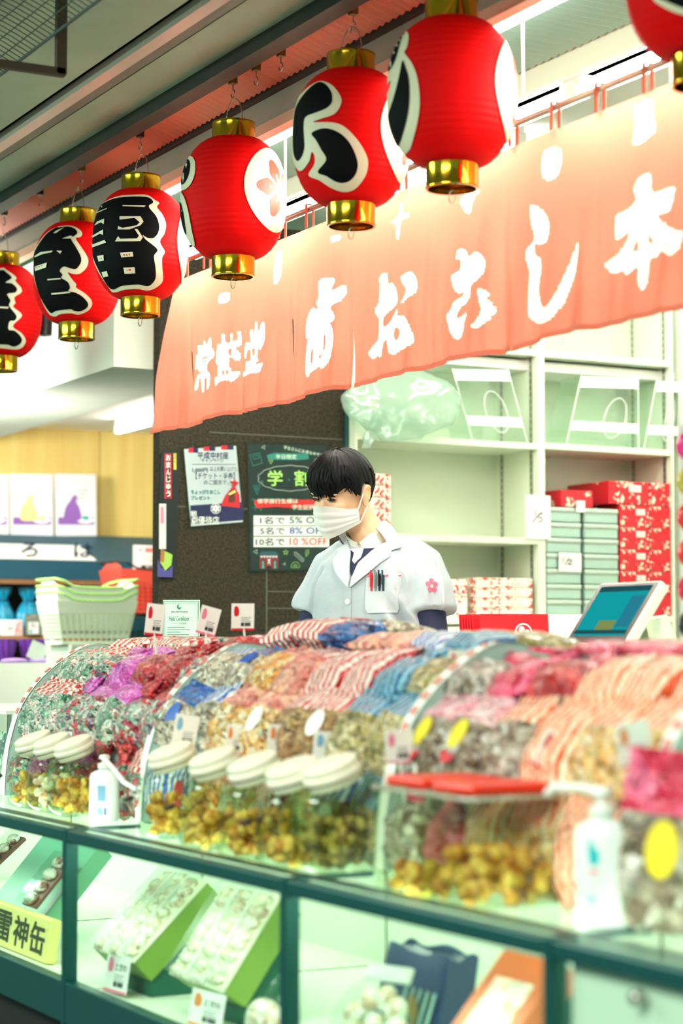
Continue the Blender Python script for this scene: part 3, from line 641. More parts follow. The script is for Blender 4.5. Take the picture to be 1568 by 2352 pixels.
# ================================================================== helpers for printed sheets
class Sheet:
    """A flat printed sheet: corners given bottom-left, bottom-right, top-left; marks are laid on it in photo columns/rows."""
    def __init__(s, o, r, tl, lift=.0):
        s.o = V(o); s.u = (V(r)-s.o); s.w = s.u.length; v = V(tl)-s.o
        s.u = s.u.normalized(); n = s.u.cross(v.normalized()).normalized(); s.v = n.cross(s.u); s.h = v.dot(s.v); s.n = n
        s.fr = frame(s.o, s.u, s.v); s.k = None
    def at(s, px, py):
        d = ray(px, py); t_ = (s.o-CAM).dot(s.n)/d.dot(s.n); p = CAM+d*t_-s.o; return (p.dot(s.u), p.dot(s.v))
    def rc(s, mb, x0, y0, x1, y1, m_, lift=.001):
        a = s.at(x0, y1); b = s.at(x1, y1); c = s.at(x1, y0); d = s.at(x0, y0); flat(mb, s.fr, [a, b, c, d], m_, lift)
    def tx(s, mb, body, x0, y0, x1, y1, m_, off=.0, lift=.0016, shear=0):
        a = V(s.at(x0, y1)); b = V(s.at(x1, y1)); d = V(s.at(x0, y0)); u = b-a; v = d-a
        vv, ff = text(body, off, shear=shear); mb.add([(a.x+u.x*p[0]+v.x*p[1], a.y+u.y*p[0]+v.y*p[1], lift) for p in vv], ff, m_, s.fr)
    def pl(s, mb, P, m_, lift=.0012, sm=False): flat(mb, s.fr, [s.at(*p) for p in (smooth_loop(P, 4) if sm else P)], m_, lift)
    def ln(s, mb, P, w, m_, closed=False, lift=.0014):
        Q = [V(s.at(*p)) for p in P]
        if closed: Q = Q+[Q[0]]
        for a, b in zip(Q, Q[1:]):
            d = (b-a)
            if d.length < 1e-6: continue
            n = V((-d.y, d.x)).normalized()*w/2; e = d.normalized()*w*.4
            flat(mb, s.fr, [a-n-e, b-n+e, b+n+e, a+n-e], m_, lift)
def sheet_obj(name, S, m_, label, cat, group=None, t=.0008, film_=None):
    b = MB(); b.box((0, 0, -t), (S.w, S.h, 0), m_, S.fr); o = tag(b.build(name, m_), label, cat, group)
    if film_:
        f = MB(); f.box((-film_, -film_, .002), (S.w+film_, S.h+film_, .0026), None, S.fr); f.build('plastic_cover', sheer('poster film', (250, 253, 251), .02, .12), o)
    return o
def c6(P): return [(360+x/3.136, 960+y/3.136) for x, y in P]
def q6(x0, y0, x1, y1): return (360+x0/3.136, 960+y0/3.136, 360+x1/3.136, 960+y1/3.136)
XP = XC+.006
# ------------------------------------------------------------------ campaign poster
S = Sheet(onX(438.5, 1209, XP), onX(558, 1199, XP), onX(431.5, 1031, XP))
o = sheet_obj('campaign_poster', S, mat('pale poster paper', (196, 204, 212), .5), 'white campaign poster with a red drawstring pouch, taped to the dark column', 'poster', film_=.016)
b = MB()
for (x0, y0, x1, y1) in ((228, 215, 297, 250), (337, 206, 420, 236), (463, 198, 552, 228)):
    xm = (x0+x1)/2; S.rc(b, *q6(x0, y0, xm, y1), RED); S.rc(b, *q6(xm, y0, x1, y1), NAVY)
S.tx(b, '平成中村座', *q6(292, 244, 515, 296), NAVY, .01); S.tx(b, 'キャンペーン', *q6(320, 291, 480, 320), NAVY)
S.rc(b, *q6(255, 333, 567, 336), NAVY); S.tx(b, '1,000円', *q6(255, 360, 365, 393), NAVY, .012); S.tx(b, '以上お買い上げと、', *q6(383, 350, 585, 383), NAVY)
S.tx(b, '【チケット・半券】', *q6(278, 392, 560, 442), NAVY); S.tx(b, 'のご提示で', *q6(338, 446, 502, 482), NAVY)
S.tx(b, 'ちょっぴりおこし', *q6(245, 517, 457, 550), TEALINK, .03, .0014); S.tx(b, 'ちょっぴりおこし', *q6(247, 519, 455, 548), NAVY, .0, .0018)
S.tx(b, 'プレゼント', *q6(245, 560, 383, 592), TEALINK, .03, .0014); S.tx(b, 'プレゼント', *q6(247, 562, 381, 590), NAVY, .0, .0018)
S.pl(b, c6([(240, 630), (620, 605), (622, 735), (243, 768)]), NAVY, .0010)
oc = [(423+38*cos(pi/8+pi*i/4), 652+40*sin(pi/8+pi*i/4)) for i in range(8)]; S.pl(b, c6(oc), PAPER, .0015); S.pl(b, c6([(423+(x-423)*.86, 652+(y-652)*.86) for x, y in oc]), NAVY, .0018)
for k in range(6):
    a = pi/2+k*pi/3; S.pl(b, c6([(423+16*cos(a)+12*cos(a)*cos(q)-9*sin(a)*sin(q), 652+16*sin(a)+12*sin(a)*cos(q)+9*cos(a)*sin(q)) for q in [2*pi*i/12 for i in range(12)]]), PAPER, .0021)
S.tx(b, '観', *q6(242, 668, 287, 712), PAPER, .01, .0018); S.tx(b, '劇優待店', *q6(246, 708, 447, 770), PAPER, .01, .0018)
b.build('lettering', None, o)
b = MB(); S.pl(b, c6([(535, 470), (520, 452), (545, 458), (560, 443), (570, 460), (592, 462), (572, 485), (565, 500), (595, 560), (597, 648), (530, 640), (458, 632), (490, 560), (535, 505), (545, 490)]), mat('pouch red', (190, 14, 30), .5), .0022)
S.pl(b, c6([(518, 540), (560, 530), (562, 605), (512, 610)]), mat('pouch window', (112, 60, 50), .5), .0026); S.pl(b, c6([(512, 548), (558, 520), (566, 535), (524, 556)]), LIME, .003)
S.ln(b, c6([(548, 492), (515, 480), (508, 472), (540, 466)]), .001, NAVY); S.ln(b, c6([(560, 490), (590, 478), (602, 500), (595, 518)]), .001, NAVY)
b.build('picture', None, o)
# ------------------------------------------------------------------ student discount poster
BOARD = mat('chalkboard green print', (8, 44, 40), .45, var=(7, (6, 30, 29), .2)); CHALK = mat('white chalk', (226, 240, 226), .6)
S = Sheet(onX(575, 1312, XP), onX(757, 1309, XP), onX(562, 1019, XP))
o = sheet_obj('discount_poster', S, BOARD, 'green chalkboard poster of group discount prices behind the clerk', 'poster', film_=.012)
b = MB()
for i, c in enumerate('学生さんにお得なキャンペーン'):
    x = 914+i*26; y = 200+i*5.6; S.tx(b, c, *q6(x, y, x+22, y+25), CHALK, .012)
S.pl(b, c6([(790, 268), (850, 252), (1090, 256), (1095, 296), (1000, 304), (800, 300)]), mat('teal chalk smear', (40, 130, 120), .7), .0010)
S.tx(b, '平日限定', *q6(855, 263, 1005, 297), CHALK, .012)
cl_ = []
for i in range(80):
    a = 2*pi*i/80; k = 1+.055*abs(sin(a*7)); cl_.append((958+222*cos(a)*k, 434+88*sin(a)*k))
S.ln(b, c6(cl_), .0016, CHALK, True)
S.tx(b, '学', *q6(797, 378, 905, 490), LIME, .012); S.tx(b, '割', *q6(990, 378, 1098, 490), LIME, .008)
S.pl(b, c6([(702, 592), (760, 584), (900, 590), (1010, 588), (1200, 586), (1196, 640), (1120, 655), (960, 648), (860, 640), (720, 650), (700, 620)]), mat('red chalk', (214, 30, 34), .6), .0010)
S.tx(b, '修学旅行生様は', *q6(722, 580, 1015, 616), CHALK, .012); S.tx(b, '学生証提示で', *q6(972, 624, 1210, 662), CHALK, .012)
TQ = mat('blue green ink', (16, 60, 92), .5)
for (y0, y1, a, c, m_) in ((703, 774, '1名で', '5% OFF', TQ), (779, 850, '5名で', '8% OFF', BLUE), (856, 930, '10名で', '10 %OFF', RED)):
    S.rc(b, *q6(696, y0, 1240, y1), PAPER, .0010); S.tx(b, a, *q6(742 if len(a) == 3 else 710, y0+8, 920, y1-10), NAVY, .014); S.tx(b, c, *q6(954, y0+8, 1212 if m_ is not RED else 1226, y1-14), m_, .012)
LN = .0012
def tri(x, y, r, a): return c6([(x+r*cos(a+2*pi*k/3), y+r*sin(a+2*pi*k/3)) for k in range(3)])
for x, y, r, a, m_ in ((768, 212, 15, pi, CHALK), (820, 314, 17, pi/2, LIME), (1145, 310, 17, .4, CHALK), (712, 964, 17, pi, CHALK), (918, 1052, 10, pi, CHALK), (950, 446, 9, .4, TEALINK), (757, 458, 9, .5, TEALINK)): S.ln(b, tri(x, y, r, a), LN, m_, True)
S.ln(b, c6([(668, 268), (738, 250), (758, 325), (690, 346)]), LN, TEALINK, True); S.ln(b, c6([(692, 275), (730, 266), (736, 288), (698, 297)]), LN, TEALINK, True)
S.ln(b, c6([(692, 488), (745, 480), (722, 552)]), LN, TEALINK, True); S.ln(b, c6([(707, 500), (728, 497), (719, 524)]), LN, TEALINK, True)
star = [(927+(19 if i % 2 == 0 else 8)*sin(pi*i/5), 968-(19 if i % 2 == 0 else 8)*cos(pi*i/5)) for i in range(10)]; S.ln(b, c6(star), LN, LIME, True)
for x, y, r in ((708, 645, 20), (692, 588, 11), (748, 660, 10)): S.ln(b, c6([(x-r, y), (x+r, y)]), LN, TEALINK); S.ln(b, c6([(x, y-r), (x, y+r)]), LN, TEALINK)
S.ln(b, c6([(990, 966), (1005, 968), (1058, 1018), (1054, 1032), (1040, 1034), (990, 985)]), LN, CHALK, True); S.ln(b, c6([(1000, 976), (1048, 1024)]), LN, CHALK)
S.ln(b, c6([(1076, 952), (1092, 952), (1084, 970), (1096, 970), (1072, 998), (1078, 978), (1068, 978)]), LN, LIME, True)
S.ln(b, c6([(966, 1078), (966, 1062)] + [(996+30*cos(pi+pi*i/8), 1068+30*sin(pi+pi*i/8)) for i in range(9)] + [(1026, 1078)]), LN, LIME, True); S.ln(b, c6([(982+28*i/6, 1068-14*sin(pi*i/6)) for i in range(7)]), LN, LIME, True)
b.build('lettering', None, o)
b = MB(); GR = mat('gate red', (160, 30, 34), .5); GT = mat('gate roof', (30, 88, 100), .5)
S.pl(b, c6([(735, 988), (752, 962), (858, 962), (874, 988), (866, 992), (744, 992)]), GT, .0012); S.rc(b, *q6(740, 992, 872, 1086), GR, .0012)
for k in range(6): S.rc(b, *q6(746+k*21, 994, 760+k*21, 1004), PAPER, .0016)
S.rc(b, *q6(738, 1006, 874, 1012), GT, .0016)
for x in (750, 836): S.rc(b, *q6(x, 1018, x+26, 1086), mat('gate niche', (60, 30, 30), .6), .0016); S.pl(b, c6([(x+13, 1022), (x+20, 1040), (x+18, 1060), (x+22, 1084), (x+4, 1084), (x+8, 1060), (x+6, 1040)]), TEALINK, .002)
S.pl(b, c6([(806+17*cos(2*pi*i/16), 1038+26*sin(2*pi*i/16)) for i in range(16)]), mat('gate lantern', (70, 20, 20), .6), .0018); S.tx(b, '雷\n門', *q6(796, 1016, 816, 1060), PAPER, .01, .0022)
S.rc(b, *q6(786, 1066, 826, 1086), mat('gate passage', (30, 16, 20), .6), .0017); b.build('picture', None, o)
# ------------------------------------------------------------------ narrow black poster at the column edge
S = Sheet(onX(359.5, 1325, XP+.004), onX(397, 1327, XP+.004), onX(364, 1034, XP+.004))
S.w = V(S.at(408, 1180)).x
o = sheet_obj('sweets_poster', S, mat('black poster print', (8, 18, 20), .4), 'narrow black poster with a red strip at the column edge', 'poster')
b = MB(); S.rc(b, *q6(56, 258, 104, 580), RED, .001); S.rc(b, *q6(66, 262, 94, 578), mat('black poster print', (0,)*3), .0013)
for i, c in enumerate('おまんじゅう'): S.tx(b, c, *q6(64+i*.5, 264+i*52, 98, 308+i*52), PAPER, .02, .0018)
S.rc(b, *q6(120, 255, 140, 372), mat('yellow print', (222, 210, 70), .5), .001)
for i, c in enumerate('浅草おこし'): S.tx(b, c, *q6(122, 259+i*22, 138, 278+i*22), INK, .0, .0016)
S.rc(b, *q6(16, 618, 66, 944), mat('white strip print', (214, 218, 206), .5), .001); S.rc(b, *q6(24, 640, 50, 760), PINK, .0014)
b.build('lettering', None, o)
b = MB(); S.pl(b, c6([(4, 1010), (30, 1080), (80, 1100), (114, 1060), (112, 1148), (4, 1145)]), mat('dish blue', (70, 66, 130), .4), .001); S.pl(b, c6([(28, 945), (60, 960), (112, 985), (104, 1060), (60, 1100), (22, 1040)]), mat('matcha cake', (150, 190, 80), .7), .0014)
S.pl(b, c6([(28, 945), (56, 958), (50, 1040), (22, 1035)]), mat('cake brown side', (150, 104, 50), .7), .0018); b.build('picture', None, o)

# ================================================================== white wall shelf
D = .33; ys = (3.957, 4.864, 4.900, YW-.012, YW); SHZ = [(3.972, 4.864, 1.931), (3.972, 4.864, 1.519), (3.972, 4.864, 1.173), (4.900, YW-.012, 1.936), (4.900, YW-.012, 1.188), (3.972, 4.864, 2.34), (4.9, YW-.012, 2.34)]
t = empty('wall_shelf', (XC-D/2, 4.78, 0), 'white built-in wall shelf of two bays behind the clerk', 'shelf'); f0 = V(t.location)
def loc(lo, hi): return tuple(V(lo)-f0), tuple(V(hi)-f0)
SH = mat('mint white laminate', (228, 238, 216), .42)
MB().box(*loc((XC-D-.015, 3.957, 1.05), (XC-D, YW, 2.62))).build('back_panel', SH, t)
up_ = [MB().box(*loc((XC-D, y0, 1.05), (XC, y1, 2.62))).build('upright', SH, t, bevel=.001) for y0, y1 in ((3.957, 3.972), (4.864, 4.900), (YW-.012, YW))]
for y0, y1, z in SHZ: MB().box(*loc((XC-D, y0, z-.026), (XC-.002, y1, z))).build('shelf_board', SH, t, bevel=.001)
SLOT = mat('slot dark', (70, 90, 80), .6)
for y, sg in ((4.864, -1), (YW-.012, -1), (4.9, 1), (3.972, 1)):
    for x in (XC-.05, XC-.285):
        b = MB(); ya, yb = sorted((y, y+sg*.003)); b.box(*loc((x-.011, ya, 1.2), (x+.011, yb, 2.6)), mat=STEEL)
        for k in range(46): z = 1.21+k*.03; yc = y+sg*.0034; b.box(*loc((x-.003, min(y+sg*.003, yc), z), (x+.003, max(y+sg*.003, yc), z+.018)), mat=SLOT)
        b.build('shelf_standard', None, up_[-1 if y > 5 else (1 if 4.8 < y < 4.95 else 0)])
MB().box(*loc((XC-D, 3.957, 0), (XC+.28, YW, 1.04))).build('base_cabinet', CREAM, t, bevel=.003)
# ------------------------------------------------------------------ cartons, tins and wrapped boxes on it
WPAT = blossom('white blossom paper', (236, 232, 214), (206, 30, 40), 15); RPAT = blossom('red blossom paper', (206, 22, 40), (250, 226, 200), 13, .38)
def carton(name, lo, hi, m_, label, cat, group, fold=True, lab=None):
    lo, hi = V(lo), V(hi); c = V(((lo.x+hi.x)/2, (lo.y+hi.y)/2, lo.z)); t = empty(name, c, label, cat, group)
    b = MB(); b.box(tuple(lo-c), tuple(hi-c), m_); o = b.build('wrapped_body', None, t, bevel=.0025)
    fr = frame((hi.x-c.x+.0012, lo.y-c.y, 0), *YZ); w, h = hi.y-lo.y, hi.z-lo.z
    if fold:   # the paper's folded flap on the end face
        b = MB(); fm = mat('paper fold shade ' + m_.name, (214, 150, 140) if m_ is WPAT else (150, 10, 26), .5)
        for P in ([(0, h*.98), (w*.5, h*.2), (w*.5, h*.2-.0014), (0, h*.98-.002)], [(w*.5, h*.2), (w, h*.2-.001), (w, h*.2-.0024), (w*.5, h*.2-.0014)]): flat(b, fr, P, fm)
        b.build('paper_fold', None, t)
    if lab:
        b = MB(); rect(b, fr, w*lab[0], h*lab[1], w*lab[2], h*lab[3], PAPER, .0004)
        for k in range(4): rect(b, fr, w*(lab[0]+.02), h*(lab[1]+lab[3]*(.12+.2*k)), w*lab[2]*(.85-.1*(k % 2)), h*lab[3]*.07, GREY, .0008)
        b.build('sticker', None, t)
    return t
G1 = 'white blossom boxes stacked on the lowest shelf'
pos = ('top box', 'second box from the top', 'third box from the top', 'bottom box')
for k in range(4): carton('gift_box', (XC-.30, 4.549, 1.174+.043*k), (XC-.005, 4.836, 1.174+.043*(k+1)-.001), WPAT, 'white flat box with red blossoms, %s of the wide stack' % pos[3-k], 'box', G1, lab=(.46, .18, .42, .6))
for k in range(2): carton('gift_box', (XC-.25, 4.425+.045*k, 1.174), (XC-.02, 4.425+.045*k+.043, 1.335), WPAT, 'upright', 'box', 'upright white blossom boxes', fold=False)
up = [o_ for o_ in COL.objects if o_.get('group') == 'upright white blossom boxes']; up[0]['label'] = 'upright white blossom box nearest the sleeve of the clerk'; up[1]['label'] = 'upright white blossom box touching the wide flat stack'
for k in range(5): carton('gift_box', (XC-.26, 3.985, 1.520+.050*k), (XC-.01, 4.135, 1.520+.050*k+.048), WPAT, 'small white blossom box behind the clerk\'s head, ' + ('lowest of five', 'second lowest of five', 'middle of five', 'second highest of five', 'top of five')[k], 'box', 'small white boxes behind the head')
for k in range(2): carton('label_carton', (XC-.03, 4.385, 1.041+.047*k), (XC+.20, 4.535, 1.041+.047*k+.045), mat('white carton', (240, 240, 228), .5), 'long white carton with small print beside the clerk, ' + ('lower one', 'upper one')[k], 'carton', 'white cartons beside the clerk', fold=False, lab=(.06, .15, .8, .6))
TIN = mat('pale green tin', (178, 208, 198), .3, .55); TINL = mat('tin lid', (206, 226, 216), .25, .6)
def tin(y0, y1, z, label):
    t = empty('biscuit_tin', (XC-.12, (y0+y1)/2, z), label, 'tin', 'pale green tins in two columns'); w = (y1-y0)/2-.002
    MB().box((-.12, -w, .001), (.115, w, .048)).build('body', TIN, t, bevel=.006); MB().box((-.122, -w-.001, .048), (.118, w+.001, .0655)).build('lid', TINL, t, bevel=.004)
    b = MB(); b.tube([(.118, -w, .046), (.118, w, .046)], .002, 6); b.build('rim', STEEL, t)
lv = ('bottom', 'second from bottom', 'third from bottom', 'middle', 'third from top', 'second from top', 'top')
for c, (y0, y1) in enumerate(((4.905, 5.092), (5.104, 5.292))):
    for k in range(7): tin(y0, y1, 1.189+.0672*k, 'pale green tin, %s of the column %s' % (lv[k], ('by the white post', 'by the red boxes')[c]))
for r in range(5):
    for c, (y0, y1) in enumerate(((5.302, 5.466), (5.470, 5.584))):
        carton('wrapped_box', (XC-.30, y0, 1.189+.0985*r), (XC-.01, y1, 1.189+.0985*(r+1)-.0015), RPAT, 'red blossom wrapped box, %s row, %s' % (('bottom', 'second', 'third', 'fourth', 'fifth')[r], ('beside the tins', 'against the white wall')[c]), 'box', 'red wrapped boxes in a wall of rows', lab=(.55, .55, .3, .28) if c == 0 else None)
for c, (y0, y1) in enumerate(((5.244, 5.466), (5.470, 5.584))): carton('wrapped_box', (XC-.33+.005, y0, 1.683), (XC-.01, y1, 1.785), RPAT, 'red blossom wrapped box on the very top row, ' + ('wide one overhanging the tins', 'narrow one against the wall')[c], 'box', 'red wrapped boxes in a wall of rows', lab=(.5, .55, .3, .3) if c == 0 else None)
carton('wrapped_box', (XC-.17, 4.985, 1.6615), (XC-.004, 5.155, 1.735), RPAT, 'single red blossom box lying on top of the tins', 'box', None)
def note(S, label, strokes=(), m_=PAPER, t=.0006):
    o = sheet_obj('paper_note', S, m_, label, 'note', 'handwritten paper notes on the shelf', t); b = MB()
    for P in strokes: S.ln(b, P, .0042, mat('pencil grey', (84, 84, 90), .6))
    if strokes: b.build('handwriting', None, o)
xn = XC+.006
note(Sheet(onX(1207, 1237, xn), onX(1264, 1239, xn), onX(1205, 1136, xn)), 'white paper note reading 1/5 taped to the shelf post', ([(1229, 1172), (1230, 1186)], [(1243, 1176), (1222, 1200)], [(1246, 1180), (1236, 1181), (1236, 1188), (1244, 1190), (1243, 1197), (1235, 1199)]))
note(Sheet(onX(1283, 1312, xn), onX(1335, 1314, xn), onX(1273, 1268, xn)), 'white paper note reading 1/2 stuck on the green tins', ([(1294, 1281), (1292, 1292)], [(1306, 1280), (1296, 1298)], [(1304, 1288), (1311, 1285), (1312, 1290), (1303, 1296), (1313, 1297)]))
note(Sheet(onX(1323, 1176, xn), onX(1343, 1177, xn), onX(1318, 1149, xn)), 'small blank paper note hanging below the single red box')
# ------------------------------------------------------------------ clear acrylic display stands and the plastic bag
def acrylic(P, depth, label):
    """P: photo corners top-left, top-right, bottom-right, bottom-left of the slanted front."""
    q = [onX(x, y, XC-.03) for x, y in P]; zs = 1.938 if P[0][0] > 1250 else 1.933
    for p in q: p.z = max(p.z, zs)
    q[2].z = q[3].z = zs; c = (q[2]+q[3])/2; c.x -= depth/2; t = empty('acrylic_stand', c, label, 'stand', 'clear acrylic stands on the top shelf')
    n = V((.004, 0, 0)); b = MB(); fr = [p-c for p in q]; bk = [p-c-V((depth, 0, 0)) for p in q]
    for a in (fr, bk): b.add([p for p in a]+[p-n for p in a], [(0,1,2,3), (7,6,5,4), (0,4,5,1), (1,5,6,2), (2,6,7,3), (3,7,4,0)], CLEAR)
    b.build('panel', None, t)
    b = MB()
    for i, j in ((0, 1), (1, 2), (3, 0), (2, 3)): b.add([fr[i], fr[j], bk[j], bk[i]], [(0, 1, 2, 3)], CLEAR)
    b.build('side', None, t, fix=False)
    EDG = mat('bright acrylic edge', (250, 255, 250), .2)
    for v0, v1 in ((.02, .17), (.66, .79)):
        b = MB(); pa = [fr[0].lerp(fr[3], v0), fr[1].lerp(fr[2], v0), fr[1].lerp(fr[2], v1), fr[0].lerp(fr[3], v1)]; b.add([p+V((.002, 0, 0)) for p in pa], [(0, 1, 2, 3)]); b.build('white_band', EDG, t, fix=False)
    b = MB(); m_ = fr[0].lerp(fr[2], .58); u = (fr[1]-fr[0])*.19; v = (fr[3]-fr[0])*.29
    b.tube([m_+V((.002, 0, 0))+u*cos(a)+v*sin(a) for a in [2*pi*i/28 for i in range(28)]], .0022, 5, closed=True); b.build('ring_cutout', EDG, t, 60)
    for i in (0, 1): MB().tube([fr[i], fr[3-i]], .0022, 6).build('edge', EDG, t)
acrylic([(1038, 845), (1166, 847), (1211, 1013), (1085, 1008)], .16, 'slanted clear acrylic stand with white bands on the left bay')
acrylic([(1335, 862), (1465, 866), (1466, 1026), (1300, 1022)], .16, 'clear acrylic stand in the middle of the right bay')
acrylic([(1508, 872), (1560, 874), (1556, 1030), (1478, 1027)], .14, 'clear acrylic stand at the wall end of the right bay')
PB = sheer('milky plastic bag', (236, 250, 242), .3, .12, .42, (214, 236, 222))
c = onX(930, 925, XC+.10); t = empty('plastic_bag', c, 'crumpled translucent plastic bag hanging under the banner', 'bag')
def bagf(u, v):
    a = 2*pi*u; w = sin(pi*min(1, max(0, v)))**.6; ry, rz, rx = .27, .16, .09
    p = V((rx*w*cos(a), ry*w*sin(a)*1.0, rz*(1-2*v)))
    n = noise.noise(p*9)*.035 + noise.noise(p*26)*.012
    return p*(1+n*5) + V((0, -.05*(v-.3), 0))
b = MB(); b.grid(bagf, 48, 30, closed_u=True); b.build('bag_body', PB, t, 180)
b = MB(); kn = onX(846, 985, XC+.10)-c
b.grid(lambda u, v: V((.03*(1-.6*v)*cos(2*pi*u), kn.y+.008*sin(v*5)-.06*(1-v)*(1-v)*-1+.034*(1-.45*v)*sin(2*pi*u), kn.z+.09-.17*v)) + V((noise.noise(V((u*5, v*6, 0))), noise.noise(V((u*5, v*6, 4))), 0))*.014, 24, 16, closed_u=True)
b.build('knotted_tail', PB, t, 180)
b = MB(); b.tube([(0, 0, .12), (0, .0, 2.6-c.z)], .002, 6); b.build('hanging_cord', HOOKM, t)

# ================================================================== back counter, screen, paper bags
CT = mat('counter laminate', (214, 224, 206), .5)
t = empty('back_counter', (-4.1, 3.05, 0), 'pale counter behind the snack racks carrying the register screen', 'counter')
MB().box((-.95, -.2, 0), (1.6, .25, .93)).build('cabinet', CT, t, bevel=.004); MB().box((-.97, -.22, .93), (1.62, .27, .955)).build('worktop', WHITE, t, bevel=.004)
t = empty('register_screen', (-4.175, 3.09, .955), 'tilted touch screen of the cash register with a teal display', 'screen'); f0 = V(t.location)
fr = frame(V((-4.305, 2.985, 1.058))-f0, (1, 0, 0), (0, .118, .160)); W_, H_ = .262, .199
MB().box((0, 0, -.032), (W_, H_, 0), None, fr).build('housing', mat('cream plastic housing', (232, 238, 222), .4), t, bevel=.006)
MB().box((.006, .006, 0), (W_-.006, H_-.006, .0015), None, fr).build('bezel', mat('dark bezel', (18, 36, 40), .2), t)
b = MB(); SCR = lamp_mat('teal screen', (.003, .16, .17), .9); rect(b, fr, .020, .024, W_-.042, H_-.04, SCR, .002)
rect(b, fr, .020, H_-.034, W_-.042, .018, lamp_mat('screen dark bar', (.01, .06, .07), .6), .0025); rect(b, fr, .020, .030, W_-.042, .012, lamp_mat('screen dark bar', (0, 0, 0), 0), .0025)
rect(b, fr, W_-.082, .05, .056, .10, lamp_mat('screen button', (.01, .10, .14), .9), .0026); rect(b, fr, .10, .042, .075, .03, lamp_mat('screen olive', (.10, .13, .04), .9), .0026)
b.build('display', None, t)
b = MB(); b.box((-.07, -.02, 0), (.10, .15, .02)); b.build('base', mat('cream plastic housing', (0,)*3), t, bevel=.006)
b = MB(); b.tube([(.06, .06, .01), (.06, .075, .10), (.05, .055, .17)], [.045, .035, .03], 16); b.build('stand', mat('cream plastic housing', (0,)*3), t, 50)
t = empty('card_reader', (-3.86, 3.12, .955), 'round pale device beside the register screen stand', 'device'); MB().lathe([(.07, 0), (.075, .02), (.074, .055), (.06, .062)], 28).build('body', mat('cream plastic housing', (0,)*3), t, 40); MB().lathe([(.0745, .05), (.0765, .052), (.0745, .056)], 28, caps=False).build('rim', BLACKP, t, 40)
# bundle of red paper bags
BR = mat('red paper bag', (214, 20, 36), .4); BD = mat('bag edge', (150, 30, 34), .6)
def pbag(k, x, lean, wt, label):
    t = empty('paper_bag', (x, 3.115, .956), label, 'paper bag', 'red paper bags standing on the counter'); b = MB(); w, h = .20, .187
    S_ = frame((0, -.10, 0), (.25, 1, 0), (-lean, 0, 1)); b.box((0, 0, -.003), (w, h, .003), BR if not wt else PAPER, S_); b.build('bag_body', None, t)
    return t, S_, w, h
for k in range(6): pbag(k, -4.85+.014*k, .10, 0, 'red paper bag seen edge-on, ' + ('last of the leaning bundle', 'fifth of the leaning bundle', 'fourth of the leaning bundle', 'third of the leaning bundle', 'second of the leaning bundle', 'just behind the printed front bag')[k])
t, S_, w, h = pbag(9, -4.745, .06, 0, 'front red paper bag printed with white drum crests'); b = MB()
for (cx, cz, r) in ((.055, .105, .026), (.125, .135, .026)):
    flat(b, S_, [(cx+r*cos(a), cz+r*sin(a)) for a in [2*pi*i/20 for i in range(20)]], PAPER, .0036); flat(b, S_, [(cx+r*.84*cos(a), cz+r*.84*sin(a)) for a in [2*pi*i/20 for i in range(20)]], BR, .0040)
    for q in range(3):
        a = 2*pi*q/3; flat(b, S_, [(cx+r*.4*cos(a)+r*.33*cos(p_), cz+r*.4*sin(a)+r*.33*sin(p_)) for p_ in [2*pi*i/12 for i in range(12)]], PAPER, .0044)
flat(b, S_, smooth_loop([(.06, .03), (.075, .07), (.11, .085), (.15, .07), (.17, .03), (.12, .015)], 3), mat('print pink', (240, 120, 120), .5), .0038)
b.build('print', None, t)
t, S_, w, h = pbag(10, -4.715, .02, 1, 'white paper bag with a red ribbon print'); t.location.y += .185; b = MB()
flat(b, S_, smooth_loop([(.13, .085), (.16, .10), (.185, .10), (.17, .088), (.15, .08)], 3), BR, .0038); b.build('print', None, t)

# ================================================================== hanging strip by the back wall, right edge
t = empty('hanging_strip', atD(1590, 1000, 4.4), 'strip of red and pink packets hanging at the right edge', 'packet strip'); f0 = V(t.location)
cols = [('hot pink foil', (232, 40, 130)), ('striped foil', (190, 170, 60)), ('red foil', (224, 24, 36)), ('red foil', 0), ('scarlet foil', (214, 20, 60)), ('black foil', (26, 30, 34))]
for k, (nm_, c) in enumerate(cols):
    MB().ball((0, 0, 0), (.014, .046, .036), None, 16, Matrix.Translation((0, 0, -.025-.078*k))).build('packet', film(nm_, [c, c] if c else [(0,)*3], 30, coat=.8), t, 60)
MB().box((-.002, -.035, -.49), (-.001, .035, .02)).build('card_strip', PAPER, t); MB().cyl((0, 0, .015), (0, 0, 2.80-t.location.z), .002, 6).build('hanging_cord', HOOKM, t)
# ================================================================== the neighbouring shop
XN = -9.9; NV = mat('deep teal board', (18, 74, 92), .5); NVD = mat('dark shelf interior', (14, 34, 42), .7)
t = empty('pouch_shelf', (XN-.25, 4.0, 0), 'dark teal display shelf with a sloped sign ledge in the next shop', 'shelf'); f0 = V(t.location)
def lc(a, b_): return tuple(V(a)-f0), tuple(V(b_)-f0)
b = MB(); b.add([V(p)-f0 for p in ((XN, 3.05, 1.50), (XN, 4.9, 1.50), (XN-.42, 4.9, 1.66), (XN-.42, 3.05, 1.66), (XN-.42, 3.05, 1.40), (XN-.42, 4.9, 1.40), (XN, 4.9, 1.40), (XN, 3.05, 1.40))], [(0,1,2,3), (4,5,6,7), (0,7,6,1), (3,2,5,4), (0,3,4,7), (1,6,5,2)]); b.build('sign_ledge', NV, t)
MB().box(*lc((XN-.02, 3.05, 1.375), (XN+.004, 4.9, 1.398))).build('wooden_lip', mat('brown wood lip', (140, 96, 60), .5), t)
MB().box(*lc((XN-.58, 3.05, .74), (XN-.55, 4.9, 1.40))).build('back_panel', NVD, t)
for z in (1.105, .73): MB().box(*lc((XN-.55, 3.05, z-.022), (XN, 4.9, z))).build('shelf_board', mat('brown shelf wood', (186, 132, 70), .5), t, bevel=.002)
